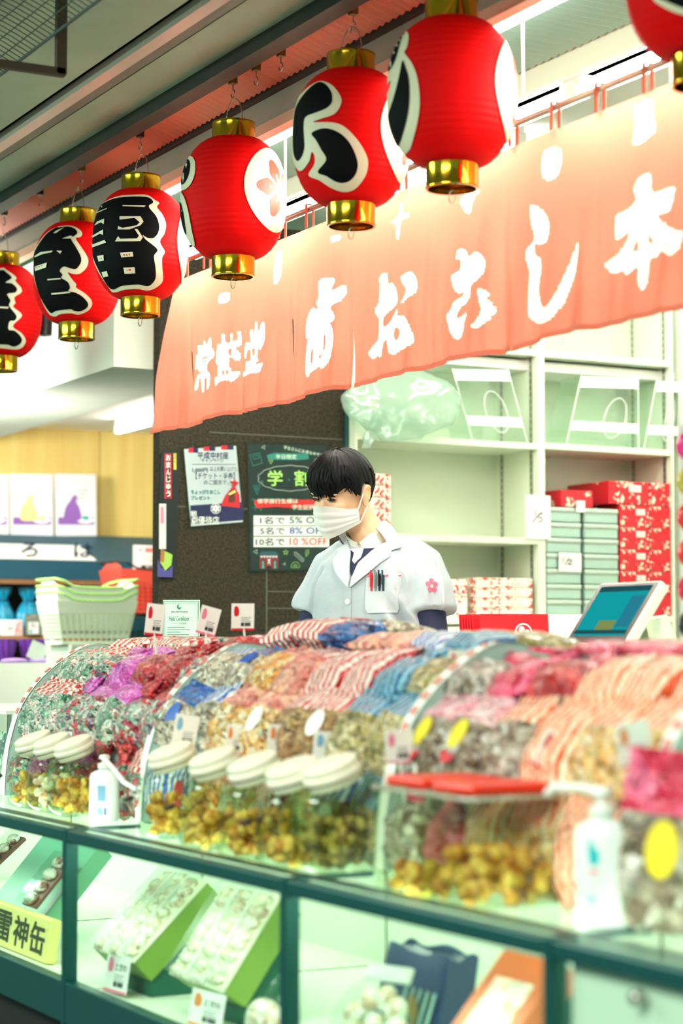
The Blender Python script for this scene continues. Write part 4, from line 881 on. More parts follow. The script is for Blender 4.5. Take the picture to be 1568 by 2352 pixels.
MB().box(*lc((XN-.56, 3.05, 0), (XN-.02, 4.9, .70))).build('base_cabinet', NVD, t)
S = Sheet(V((XN-.001, 3.06, 1.5045)), V((XN-.001, 3.87, 1.5045)), V((XN-.24, 3.06, 1.5955)))
S.w = V(S.at(219, 1285)).x
o = sheet_obj('hiragana_sign', S, PAPER, 'white sign with blue brush letters on the sloped ledge', 'sign'); b = MB(); NB = mat('blue black brush', (4, 26, 56), .7, spec=.1)
S.tx(b, 'い', -62, 1249, -25, 1280, NB, .006, .004); S.tx(b, 'ろ', 48, 1248, 87, 1280, NB, .006, .004); S.tx(b, 'は', 170, 1250, 214, 1282, NB, .006, .004); b.build('lettering', None, o)
LIL = mat('lilac cloth print', (140, 90, 170), .5); CRM = mat('cream print', (226, 206, 140), .5); CPAP = mat('soft white card', (222, 220, 224), .6)
for x0, x1, kind, lab in ((-80, 21, 0, 'white picture card of a cream sweet cut by the photo edge'), (24, 123, 1, 'white picture card of a pouch tied with orange ribbon'), (127, 222, 2, 'white picture card of a lilac pouch beside a plate')):
    S = Sheet(onX(x0, 1231, XN-.40), onX(x1, 1231, XN-.40), onX(x0, 1088, XN-.40)); S.h = V(S.at(x0, 1088)).y
    o = sheet_obj('picture_card', S, CPAP, lab, 'card', 'picture cards above the hiragana sign'); b = MB(); m0 = x0+6
    S.rc(b, m0, 1188, x1-6, 1205, LIL, .001); cx = (x0+x1)/2
    S.pl(b, [(cx+22+20*cos(a), 1195+7*sin(a)) for a in [2*pi*i/20 for i in range(20)]], PAPER, .0014); S.pl(b, [(cx+22+9*cos(a), 1190+5*sin(a)) for a in [2*pi*i/12 for i in range(12)]], CRM if kind < 2 else TEALINK, .0018)
    S.pl(b, [(cx-26, 1194), (cx-24, 1165), (cx-14, 1152), (cx-8, 1140), (cx+2, 1138), (cx, 1152), (cx+8, 1168), (cx+10, 1194)], CRM if kind < 2 else LIL, .002, True)
    S.ln(b, [(cx-16, 1152), (cx-2, 1152), (cx+4, 1144)], .004, ORANGE if kind < 2 else mat('purple tie', (110, 60, 150), .5)); S.ln(b, [(cx-10, 1152), (cx-16, 1168)], .003, ORANGE)
    for k in range(3): S.rc(b, cx+4, 1125+k*9, cx+30-k*4, 1127+k*9, GREY, .001)
    b.build('picture', None, o)
def pouch(c, s, m_, tie, label, group, kz=1.0):
    """Drawstring pouch: belly, gathered neck, open ruffle and a cord with a bow."""
    t = empty('drawstring_pouch', c, label, 'pouch', group)
    pr = [(.0, .02), (.03, .72), (.25, .98), (.45, .92), (.62, .62), (.70, .34), (.76, .36), (.88, .62), (1.0, .70)]
    def fn(u, v):
        k = v*(len(pr)-1); i = min(len(pr)-2, int(k)); f = k-i; z_ = pr[i][0]*(1-f)+pr[i+1][0]*f; r = pr[i][1]*(1-f)+pr[i+1][1]*f; a = 2*pi*u
        wob = 1+(.05+.10*(v > .55))*sin(a*9+v*3)+.05*noise.noise(V((cos(a)*2, sin(a)*2, z_*4+c.y*9)))
        return V((.055*r*cos(a)*wob, .075*r*sin(a)*wob, .165*z_*kz))*s
    b = MB(); b.grid(fn, 54, 30, closed_u=True); b.build('pouch_body', m_, t, 180)
    H_ = lambda x, y, z: V((x, y, z*kz))
    b = MB(); b.tube([H_(.021*cos(a), .028*sin(a), .118)*s for a in [2*pi*i/20 for i in range(20)]], .003*s, 6, closed=True)
    for sg in (-1, 1): b.tube([H_(.02, .0, .118)*s, H_(.032, sg*.02, .126)*s, H_(.034, sg*.03, .112)*s, H_(.036, sg*.016, .09)*s, H_(.05, sg*.02, .055)*s], .0022*s, 5)
    b.build('cord', tie, t, 60)
TQ2 = mat('turquoise satin', (20, 150, 186), .32, coat=.3, bump=(60, .25)); TQD = mat('deep blue cord', (10, 80, 130), .5); PUR = mat('purple satin', (96, 40, 140), .35, bump=(60, .25)); LILS = mat('lilac satin', (190, 150, 224), .4)
for y, dx, l in ((3.255, 0, 'turquoise drawstring pouch cut by the left photo edge'), (3.402, 0, 'turquoise drawstring pouch above the price card'), (3.55, 0, 'turquoise drawstring pouch in the middle of the row'), (3.695, -.05, 'turquoise drawstring pouch half behind the green baskets')):
    pouch(V((XN-.10+dx, y, 1.106)), .98, TQ2, TQD, l, 'turquoise pouches on the shelf', 1.58)
def stand_card(c, w, h, label, marks, group='price cards on the pouch shelf', tilt=-.12, nm_='price_card'):
    S = Sheet(c, V(c)+V((0, w, 0)), V(c)+V((tilt*h, 0, h))); o = sheet_obj(nm_, S, PAPER, label, 'card', group, .0015); b = MB(); marks(S, b); b.build('print', None, o); return o
def mk1(S, b):
    flat(b, S.fr, [(S.w*.62, .004), (S.w-.003, .004), (S.w-.003, S.h-.004), (S.w*.8, S.h-.004), (S.w*.68, S.h*.6)], mat('coral blossoms', (226, 110, 104), .5, var=(90, (250, 220, 214), .12)), .001)
    put_text(b, '1,200', S.fr, S.w*.22, S.h*.36, S.w*.36, S.h*.2, INK, .012, .0014)
    put_text(b, 'の商品', S.fr, S.w*.18, S.h*.7, S.w*.34, S.h*.16, GREY, .004, .0014)
    for k in range(2): rect(b, S.fr, S.w*.08, S.h*(.16+.09*k), S.w*.45, S.h*.03, GREY, .001)
stand_card(V((XN+.006, 3.36, 1.108)), .124, .082, 'white price card with coral blossoms below the pouches', mk1)
t = empty('snack_packet', V((XN+.012, 3.535, 1.108)), 'small packet of grey seeds with a white label on the shelf', 'packet'); b = MB(); b.box((-.01, -.042, 0), (.01, .042, .112)); b.build('packet_body', film('grey seed film', [(120, 122, 100), (86, 92, 84), (150, 150, 126)], 160), t, bevel=.006)
b = MB(); fr = frame((.0112, -.028, .01), *YZ); rect(b, fr, 0, 0, .056, .06, PAPER); flat(b, fr, smooth_loop([(.006, .006), (.022, .008), (.014, .026), (.008, .02)], 3), TEALINK, .0006)
for k in range(3): rect(b, fr, .012, .034+.008*k, .034-.006*k, .003, INK, .0006)
b.build('label', None, t)
def mk2(S, b):
    flat(b, S.fr, smooth_loop([(S.w*.08, S.h*.4), (S.w*.1, S.h*.8), (S.w*.3, S.h*.9), (S.w*.42, S.h*.8), (S.w*.45, S.h*.42)], 3), mat('turquoise print', (70, 190, 214), .5), .001)
    for k, x in enumerate((.45, .66)): flat(b, S.fr, [(S.w*x+S.w*.1*cos(a), S.h*.2+S.h*.13*sin(a)) for a in [2*pi*i/12 for i in range(12)]], mat('pebble print', (170, 170, 140), .5), .001)
    put_text(b, '484', S.fr, S.w*.52, S.h*.54, S.w*.36, S.h*.16, BLUE, .012, .0014)
    for k in range(2): rect(b, S.fr, S.w*.55, S.h*(.76+.1*k), S.w*.3, S.h*.04, TEALINK, .001)
stand_card(V((XN+.006, 3.585, 1.108)), .088, .104, 'white price card with a turquoise pouch picture', mk2)
# white box of purple pouches and blank card, standing on a low cabinet in front
XB = -8.9
t = empty('low_cabinet', (XB-.25, 3.2, 0), 'low pale grey cabinet under the purple pouch box', 'cabinet'); MB().box((-.22, -.35, 0), (.20, .095, .635)).build('body', mat('grey laminate', (200, 208, 190), .5), t, bevel=.004)
t = empty('pouch_box', (XB-.20, 3.13, .64), 'white open cardboard box full of purple pouches', 'box'); MBW = mat('white card box', (236, 238, 226), .6)
pz = onX(100, 1522, XB).z-.64; yr = onX(148, 1560, XB).y-3.13
b = MB()
for lo, hi in (((.196, -.33, 0), (.2, yr, pz)), ((-.2, -.33, 0), (-.196, yr, pz)), ((-.196, yr-.004, 0), (.196, yr, pz)), ((-.196, -.33, 0), (.196, -.326, pz)), ((-.196, -.326, 0), (.196, yr-.004, .004))): b.box(lo, hi)
b.build('box_walls', MBW, t)
b = MB(); b.add([(-.19, yr, pz), (.19, yr, pz), (.10, yr+.004, pz+.09), (-.02, yr+.004, pz+.12), (-.15, yr+.004, pz+.07)], [(0, 1, 2, 3, 4)]); b.add([(-.19, yr+.002, pz), (.19, yr+.002, pz), (.10, yr+.006, pz+.09), (-.02, yr+.006, pz+.12), (-.15, yr+.006, pz+.07)], [(4, 3, 2, 1, 0)]); b.build('flap', MBW, t)
for k, (px, l) in enumerate(((8, 'purple pouch at the left of the white box'), (62, 'purple pouch in the middle of the white box'), (112, 'purple pouch at the right of the white box'))):
    p = onX(px, 1500, XB-.24); pouch(V((XB-.20-.02*k, p.y, .648)), .86, PUR, LILS, l, 'purple pouches in the white box', 3.1)
for k, px in enumerate((30, 95)):
    p = onX(px, 1517, XB-.09); t2 = empty('lilac_sachet', V((XB-.07, p.y, .985)), 'flat lilac sachet lying in the white box, ' + ('left one', 'right one')[k], 'sachet', 'lilac sachets in the white box'); MB().ball((0, 0, 0), (.03, .07, .014), None, 16).build('sachet_body', LILS, t2, 80)
S = Sheet(onX(60, 1508, XB-.05), onX(98, 1524, XB-.05), onX(79, 1468, XB-.05)); S.w, S.h = .085, .085
sheet_obj('blank_card', S, mat('grey card', (206, 216, 206), .5), 'blank grey card leaning on the purple pouches', 'card', None, .001)
# stack of mint baskets on a pedestal
pm = onX(228, 1480, -8.6); t = empty('basket_pedestal', (-8.78, pm.y, 0), 'pale grey pedestal under the green basket stack', 'pedestal'); MB().box((-.17, -.13, 0), (.16, .18, pm.z-.002)).build('body', mat('grey laminate', (0,)*3), t, bevel=.004)
BSK = mat('mint basket plastic', (240, 252, 226), .35, sss=.15); RIM = mat('lime basket rim', (196, 250, 140), .35)
def basket(c, w, d, h, m_, rim, label, group, slots=True, gh=.075):
    """Open shopping basket: tapering slatted walls, floor, rim with two raised handles."""
    t = empty('shopping_basket', c, label, 'basket', group); b = MB()
    def ring(z):
        k = .80+.20*z/h; return [(sx*d/2*k, sy*w/2*k, z) for sx, sy in ((1, -1), (1, 1), (-1, 1), (-1, -1))]
    rows = 7
    for side in range(4):
        A0, A1 = V(ring(0)[side]), V(ring(0)[(side+1) % 4]); B0, B1 = V(ring(h)[side]), V(ring(h)[(side+1) % 4])
        nn = (A1-A0).cross(B0-A0).normalized()*.003
        def strip(u0, u1, v0, v1):
            q = [A0.lerp(A1, u).lerp(B0.lerp(B1, u), v) for u, v in ((u0, v0), (u1, v0), (u1, v1), (u0, v1))]
            b.add(q+[p+nn for p in q], [(0,1,2,3), (7,6,5,4), (0,4,5,1), (1,5,6,2), (2,6,7,3), (3,7,4,0)])
        strip(0, 1, 0, .08); strip(0, 1, .72 if slots else .08, 1)
        if slots:
            for r in range(rows): v = .08+r*.64/rows; strip(.0, 1, v+.064, v+.092)
            n = 12 if side in (0, 2) else 9
            for k in range(n+1): u = k/n; strip(max(0, u-.009), min(1, u+.009), .08, .72)
    b.box((-d/2*.8, -w/2*.8, 0), (d/2*.8, w/2*.8, .004)); b.build('basket_body', m_, t, fix=False)
    b = MB(); P = []
    for side in range(4):
        A, B = V(ring(h)[side]), V(ring(h)[(side+1) % 4])
        for k in range(10):
            p = A.lerp(B, k/10); e = min(k, 10-k)/10
            if abs(p.y) > w*.28: p.z += gh*.5*min(1, (abs(p.y)-w*.28)/(w*.16))
            P.append(p*1.012 if side % 2 else V((p.x*1.012, p.y*1.012, p.z)))
    b.tube(P, .0055, 6, closed=True); b.build('rim', rim, t, 60)
    for s_ in (-1, 1): # the raised end pieces where the carrying bows rest
        b = MB(); b.grid(lambda u, v: V((d/2*(1-2*u)*(1-.04*v), s_*(w/2-.004)*(1-.02*v)+0, h-.03+(gh*.5+.03)*v*(sin(pi*u)**.35))), 17, 5); b.build('handle', m_, t, 180, fix=False)
    return t
for k in range(3): basket(V((-8.76, pm.y, pm.z+.030*k)), .395, .27, .20, BSK, RIM, ('mint basket at the bottom of the stack', 'mint basket in the middle of the stack', 'mint basket on top of the stack')[k], 'nested mint shopping baskets')
pr_ = onX(350, 1400, -9.4); RB_ = mat('red basket plastic', (240, 84, 66), .35); basket(V((-9.45, pr_.y, pr_.z-.02)), .42, .30, .22, RB_, mat('black rim', (30, 34, 34), .4), 'red shopping basket half hidden by the dark column', None)
pb_ = onX(345, 1478, -9.0); basket(V((-9.45, pr_.y, pr_.z-.245)), .42, .30, .20, mat('dark teal plastic', (16, 78, 90), .4), mat('dark teal plastic', (0,)*3), 'dark teal basket under the red one', None, True)
t = empty('basket_stool', (-9.45, pr_.y, 0), 'plain stool carrying the red and teal baskets', 'stool'); MB().box((-.16, -.2, 0), (.16, .2, pr_.z-.247)).build('body', NVD, t)
S = Sheet(onX(305, 1326, -9.62), onX(385, 1328, -9.62), onX(316, 1252, -9.62))
o = sheet_obj('shipping_notice', S, PAPER, 'white delivery fee notice propped behind the red basket', 'notice', None, .002); b = MB(); c5 = lambda x, y: (x/3.136, 960+y/3.136)
S.tx(b, '一口の送料', *c5(1042, 1016), *c5(1175, 1040), INK, .006); S.rc(b, *c5(1044, 936), *c5(1190, 968), mat('coral print', (240, 120, 110), .5)); S.pl(b, [c5(1004, 936), c5(1028, 950), c5(1004, 966)], PINK)
S.rc(b, *c5(1016, 1060), *c5(1190, 1086), INK); S.tx(b, '配 送 先', *c5(1050, 1062), *c5(1150, 1084), PAPER, .004, .002); S.tx(b, '北海道 四国', *c5(1018, 1092), *c5(1115, 1110), INK); S.rc(b, *c5(1016, 1118), *c5(1190, 1140), mat('mint print', (170, 224, 206), .5))
for k in range(2): S.rc(b, *c5(1022, 994+k*8), *c5(1180, 997+k*8), GREY)
b.build('lettering', None, o)
# ================================================================== glass counter case
TEAL = mat('dark teal case metal', (20, 82, 80), .35, .35); KICK = mat('black kick plate', (20, 18, 22), .6); MINTI = mat('mint case interior', (228, 236, 222), .55); FLOORC = mat('white perforated case floor', (232, 240, 220), .5)
PX_ = (-6.80, -5.668, -4.528, -3.378, -2.506, -1.40); YR = 1.715; ZG = .622
lab = ('glass counter case far left, mostly outside the photo', 'glass counter case holding the yellow name plate', 'glass counter case holding two green-sided gift boxes', 'glass counter case holding the navy bag and orange box', 'counter case with a mint panel and lock at the right edge')
for i in range(5):
    x0, x1 = PX_[i], PX_[i+1]; t = empty('display_case', ((x0+x1)/2, 2.1, 0), lab[i], 'display case', 'row of glass counter cases'); f0 = V(t.location)
    def bxx(nm_, lo, hi, m_, bv=.002): return MB().box(tuple(V(lo)-f0), tuple(V(hi)-f0)).build(nm_, m_, t, bevel=bv)
    bxx('top_rail', (x0+.0115, YR-.012, .588), (x1-.0115, YR+.0185, .6175), TEAL, .004); bxx('rail_flange', (x0+.0115, YR+.0185, .6197), (x1-.0115, YR+.054, .6222), TEAL, 0)
    bxx('post', (x0-.011, YR-.014, .16), (x0+.011, YR+.02, .6205), TEAL, .003)
    if i == 4: bxx('post', (x1-.011, YR-.014, .16), (x1+.011, YR+.02, .6205), TEAL, .003)
    bxx('joint_bar', (x0-.008, YR+.02, .612), (x0+.008, 1.895, .6215), TEAL, .002)
    bxx('front_glass', (x0+.011, YR, .262), (x1-.011, YR+.005, .590), GLASS, 0)
    bxx('top_glass', (x0+.0115, YR+.02, .612), (x1-.0115, 2.60, .6195), GLASS, 0)
    bxx('sill', (x0+.0115, YR-.012, .165), (x1-.0115, YR+.022, .262), TEAL, .003)
    bxx('case_floor', (x0+.0115, YR+.022, .225), (x1-.0115, 2.58, .238), FLOORC, 0)
    bxx('back_panel', (x0+.0115, 2.58, .165), (x1-.0115, 2.60, .611), MINTI, 0)
    bxx('kick_plate', (x0+.0115, YR+.03, 0), (x1-.0115, 2.59, .165), KICK, 0)
    if i in (0, 4): bxx('end_panel', (x0-.010 if i == 0 else x1-.010, YR+.02, .165), (x0 if i == 0 else x1, 2.58, .611), MINTI, 0)
    if i == 4:
        bxx('inner_panel', (x0+.03, YR+.012, .24), (x1-.012, YR+.02, .588), MINTI, 0); p = onY(1468, 2292, YR) - f0
        MB().lathe([(.010, -.004), (.010, .012), (.008, .014)], 18, None, Matrix.Translation(p) @ Matrix.Rotation(pi/2, 4, 'X')).build('lock', STEEL, t, 40)
    o = MB().cyl((x0+.05-f0.x, 1.749-f0.y, .600), (x1-.05-f0.x, 1.749-f0.y, .600), .009, 12).build('light_tube', TUBEK, t, 40)
    MB().cyl((x0+.05-f0.x, 2.45-f0.y, .585), (x1-.05-f0.x, 2.45-f0.y, .585), .009, 12).build('light_tube', TUBEK, t, 40)
# ------------------------------------------------------------------ goods inside the cases
GSIDE = mat('bright leaf green box', (128, 164, 62), .45); CANDY = film('pale wrapped sweets', [(250, 246, 230), (236, 238, 216), (252, 240, 222), (240, 226, 190), (226, 190, 160)], 55, coat=.5)
def tilt_box(x0, x1, yb, zb, y2, z2, T, label, gname='gift_box'):
    """Shallow box leaning back: its clear top shows rows of wrapped sweets."""
    d = V((0, y2-yb, z2-zb)); L = d.length; fr_ = frame((0, 0, 0), (1, 0, 0), d); c = V(((x0+x1)/2, yb, zb)); t = empty(gname, c, label, 'gift box'); w = x1-x0
    MB().box((-w/2, 0, -T), (w/2, L, -.012), None, fr_).build('tray', GSIDE, t, bevel=.003)
    MB().box((-w/2-.002, -.002, -.012), (w/2+.002, L+.002, -.006), None, fr_).build('rim', mat('cream box rim', (226, 232, 200), .4), t, bevel=.002)
    random.seed(int(x0*999)); b = MB()
    for i in range(3):
        for j in range(8): b.ball(((i-1)*w*.31+random.uniform(-.012, .012), L*(j+.5)/8+random.uniform(-.006, .006), -.004), (w*random.uniform(.13, .17), L*random.uniform(.06, .085), random.uniform(.010, .016)), None, 10, fr_)
    o = b.build('wrapped_sweets', CANDY, t, 60); o['kind'] = 'stuff'
    b = MB()
    for k in (-1, 1): b.box((k*w/6-.004, 0, -.008), (k*w/6+.004, L, .004), None, fr_)
    b.build('divider', PAPER, t); MB().box((-w/2, 0, .010), (w/2, L, .0115), None, fr_).build('clear_lid', sheer('soft clear lid', (250, 254, 250), .10, .35), t)
    wd = empty('shade_wedge', c, 'dark green wedge propping up the ' + label.split(',')[0][4:], 'wedge', 'wedges under the gift boxes'); wt = w-.02
    n_ = fr_.to_3x3() @ V((0, 0, -T-.002)); p0 = n_; p1 = n_ + d*.96; q = V((0, p1.y, .239-c.z)); r = V((0, p0.y, .239-c.z))
    P = [p0, p1, q, r]; vv = [V((-wt/2, 0, 0))+p for p in P]+[V((wt/2, 0, 0))+p for p in P]
    MB().add(vv, [(0,1,2,3), (7,6,5,4), (0,4,5,1), (1,5,6,2), (2,6,7,3), (3,7,4,0)]).build('wedge_body', mat('deep green box shade', (10, 92, 70), .8), wd)  # wedge is added; its dark green paints the shade beneath the box
tilt_box(-4.60, -4.345, 1.80, .330, 1.985, .505, .075, 'tilted green-sided box of wrapped sweets, the left one')
tilt_box(-4.183, -3.905, 1.82, .325, 1.955, .515, .075, 'tilted green-sided box of wrapped sweets, the right one')
def price_tag(S, label, group, strip=None, rows=3, txt=None, lift_m=PAPER):
    o = sheet_obj('price_card', S, lift_m, label, 'price card', group, .0016); b = MB()
    if strip: rect(b, S.fr, 0, 0, S.w, S.h*.08, strip, .0006)
    flat(b, S.fr, smooth_loop([(S.w*.12, S.h*.55), (S.w*.3, S.h*.55), (S.w*.33, S.h*.75), (S.w*.24, S.h*.9), (S.w*.12, S.h*.85)], 3), strip or ORANGE, .0006)
    if txt: put_text(b, txt, S.fr, S.w*.42, S.h*.58, S.w*.5, S.h*.2, INK, .01, .0008)
    for k in range(rows): rect(b, S.fr, S.w*.42, S.h*(.46-.07*k), S.w*(.44-.08*(k % 2)), S.h*.025, GREY, .0006)
    rect(b, S.fr, S.w*.42, S.h*.16, S.w*.13, S.h*.13, INK, .0006); rect(b, S.fr, S.w*.58, S.h*.16, S.w*.26, S.h*.13, mat('dark print block', (70, 74, 78), .6), .0006)
    b.build('print', None, o); return o
GC = 'price cards inside the glass cases'
def ypx(x, y, Y): return onY(x, y, Y)
price_tag(Sheet(ypx(236, 2274, 1.79), ypx(288, 2287, 1.79), ypx(262, 2190, 1.805)), 'white price card in front of the left green-sided box', GC, PINK, txt='ときわ')
price_tag(Sheet(ypx(430, 2350, 1.79), ypx(505, 2372, 1.79), ypx(452, 2270, 1.805)), 'white price card in front of the right green-sided box', GC, ORANGE, txt='ときわ')
YEL = mat('pale yellow plate', (240, 226, 140), .45); S = Sheet(onY(-40, 2163, 1.80)+V((0, 0, .008)), onY(104, 2222, 1.80)+V((0, 0, .008)), onY(-8, 2076, 1.815)+V((0, 0, .008)))
t = empty('name_plate', S.o, 'pale yellow name plate with bold black characters', 'name plate'); f0 = V(t.location); fr = frame((0, 0, 0), S.u, S.v)
MB().box((0, 0, -.03), (S.w, S.h, 0), None, fr).build('block', YEL, t, bevel=.004)
b = MB(); S.fr = fr
for c, x0, x1, y0, y1 in (('雷', .20, .43, .14, .86), ('神', .47, .70, .14, .86), ('缶', .73, .95, .14, .86)): put_text(b, c, fr, S.w*x0, S.h*y0, S.w*(x1-x0), S.h*(y1-y0), mat('dark olive ink', (50, 58, 30), .5), .022, .001)
b.build('lettering', None, t)
GB = mat('green lacquer box', (112, 178, 146), .35)
d = V((0, .19, .22)); fr_ = frame((0, 0, 0), (1, 0, 0), d); c = V((-5.17, 1.86, .31)); t = empty('green_box', c, 'leaning green box with a round dark mark in the case', 'box')
MB().box((-.40, 0, -.05), (.03, .27, 0), None, fr_).build('box_body', GB, t, bevel=.004)
b = MB(); flat(b, fr_, [(-.10+.026*cos(2*pi*i/24), .10+.03*sin(2*pi*i/24)) for i in range(24)], mat('dark green crest', (50, 130, 96), .5, var=(220, (104, 190, 140), .1)), .001); b.build('crest', None, t)
PKT = film('white sweet packets', [(250, 240, 228), (236, 200, 180), (250, 250, 240), (160, 110, 90)], 48, coat=.9)
def sweet_pack(c, d, w, L, T, label):
    fr_ = frame((0, 0, 0), (1, 0, 0), d); t = empty('sweets_tray', c, label, 'sweets tray', 'trays of sweets by the name plate')
    MB().box((-w/2, 0, 0), (w/2, L, .010), None, fr_).build('tray', mat('cocoa tray', (110, 70, 56), .5), t, bevel=.002)
    b = MB()
    for k in range(4): b.ball((0, L*(k+.5)/4, .016), (w*.4, L*.12, .014), None, 10, fr_)
    b.build('wrapped_sweet', PKT, t, 60)['kind'] = 'stuff'
    MB().box((-w/2-.004, -.004, .030), (w/2+.004, L+.004, .032), None, fr_).build('clear_cover', CLEAR, t)
sweet_pack(onY(70, 2085, 1.84), V((0, .15, .17)), .10, .16, .03, 'clear covered tray of white sweets above the yellow plate')
sweet_pack(onY(-40, 2010, 1.95), V((0, .14, .12)), .10, .16, .03, 'clear covered tray of sweets at the left photo edge')
# navy bag, round clear pack and orange box in the third case
NVB = mat('navy striped paper', (16, 56, 100), .4); c = onY(945, 2285, 1.99); c.z = .24; t = empty('navy_bag', c, 'navy blue gift bag with striped pattern in the case', 'gift bag'); zt = onY(1000, 2200, 1.99).z-.24
def nb(u, v):
    a = 2*pi*u; k = 1-.12*v; return V((.142*k*max(-.92, min(.92, 1.25*cos(a))), .05*k*max(-.8, min(.8, 1.2*sin(a)))+.05*v, zt*v*(1+.03*sin(a*5)*v)))
b = MB(); b.grid(nb, 48, 14, closed_u=True); b.add([nb(i/48, .97) for i in range(48)], [tuple(range(48))]); b.build('bag_body', NVB, t, 40)
b = MB(); 
for k in range(5):
    q = [V((-.02+.026*k, -.047, .02+.0*k)), V((-.01+.026*k, -.047, .02)), V((.035+.026*k-.02, -.016, zt*.72)), V((.025+.026*k-.02, -.016, zt*.72))]; b.add(q, [(0, 1, 2, 3)])
b.build('stripe', mat('pale stripe', (180, 220, 210), .5), t, fix=False)
b = MB(); b.ball((.055, -.032, zt*.55), (.018, .004, .03), None, 12); b.build('gold_crest', mat('gold print', (170, 130, 60), .4), t, 60)
c = onY(822, 2352, 1.84); c.z = .239; t = empty('round_pack', c, 'rounded clear pack of sweets with navy header beside the navy bag', 'sweets pack'); R_ = .46*(onY(900, 2222, 1.84).z-.239)
fr_ = frame((0, 0, 0), (.8, .3, 0), (0, .35, 1)); b = MB(); b.lathe([(.0, -.02), (R_*.9, -.018), (R_, 0), (R_*.9, .018), (0, .02)], 36, None, fr_ @ Matrix.Translation((0, R_, 0)), caps=False); b.build('clear_shell', CLEAR, t, 50)
b = MB()
for k in range(9): a = 2*pi*k/9; b.ball((R_*.52*cos(a), R_+R_*.52*sin(a), .004), (R_*.26, R_*.26, .012), None, 10, fr_)
b.ball((0, R_, .004), (R_*.26, R_*.26, .012), None, 10, fr_); b.build('wrapped_sweets', CANDY, t, 60)['kind'] = 'stuff'
MB().box((-R_*.5, R_*1.8, -.008), (R_*.5, R_*2.1, .008), None, fr_).build('header', WHITEP, t, bevel=.004)
OB = mat('orange lacquer box', (216, 110, 60), .4); x0, x1 = -2.988, -2.805; d = V((0, .125, .14)); L = .24; fr_ = frame((0, 0, 0), (1, 0, 0), d); c = V(((x0+x1)/2, 1.78, .345)); w = x1-x0
t = empty('orange_box', c, 'tilted orange box with a clear window of sweets', 'gift box')
MB().box((-w/2, 0, -.05), (w/2, L, 0), None, fr_).build('box_body', OB, t, bevel=.004); b = MB(); flat(b, fr_, [(-w*.30, .03), (w*.32, .03), (w*.32, L-.055), (-w*.30, L-.055)], CANDY, .001); b.build('window', None, t)
b = MB(); p0 = fr_ @ V((0, 0, -.052)); p1 = fr_ @ V((0, L*.95, -.052)); P = [p0, p1, V((0, p1.y, .239-c.z)), V((0, p0.y, .239-c.z))]; w_ = w*.45
wd = empty('shade_wedge', c, 'dark green wedge propping up the orange box', 'wedge', 'wedges under the gift boxes')
b.add([V((-w_, 0, 0))+p for p in P]+[V((w_, 0, 0))+p for p in P], [(0,1,2,3), (7,6,5,4), (0,4,5,1), (1,5,6,2), (2,6,7,3), (3,7,4,0)]); b.build('wedge_body', mat('deep green box shade', (0,)*3), wd)  # added wedge again, coloured as the shade under the orange box
c = onY(610, 2345, 1.80); c.z = .239; t = empty('sweets_pouch', c, 'clear pouch of white sweets standing by the middle case post', 'pouch'); b = MB()
b.ball((0, 0, .055), (.075, .03, .055), None, 20); b.build('pouch_body', CANDY, t, 60); b = MB(); b.tube([(.01, 0, .10), (.03, .012, .13), (.05, .03, .15)], [.012, .018, .024], 10); b.build('gathered_top', CLEAR, t, 60)

# ================================================================== curved snack racks on the glass top
DECK = [(1.995, .626), (2.000, .74), (2.028, .83), (2.082, .908), (2.155, .968), (2.27, .998), (2.52, 1.006)]
ARC = [(1.910, .624), (1.914, .70), (1.929, .79), (1.964, .886), (2.036, .973), (2.146, 1.048), (2.22, 1.056), (2.31, 1.034), (2.53, 1.014)]
def along(P, s):
    n = len(P); q = [V((0, y, z)) for y, z in P]
    for a, b_ in zip(q, q[1:]):
        L = (b_-a).length
        if s <= L: return a.lerp(b_, s/L), (b_-a).normalized()
        s -= L
    return q[-1], (q[-1]-q[-2]).normalized()
def smooth_line(P, k=6):
    out = []
    for i in range(len(P)-1):
        a = V(P[max(0, i-1)]); b_ = V(P[i]); c = V(P[i+1]); d = V(P[min(len(P)-1, i+2)])
        for t_ in range(k): t_ /= k; out.append(tuple(.5*(2*b_+(c-a)*t_+(2*a-5*b_+4*c-d)*t_*t_+(3*b_-a-3*c+d)*t_**3)))
    return out+[P[-1]]
PAN = mat('mint grey acrylic panel', (172, 206, 196), .3, coat=.3); DECKM = mat('pale rack deck', (226, 232, 222), .5); LIP = mat('white flange', (236, 242, 232), .3)
XPN = (-5.558, -4.548, -3.357, -2.535)
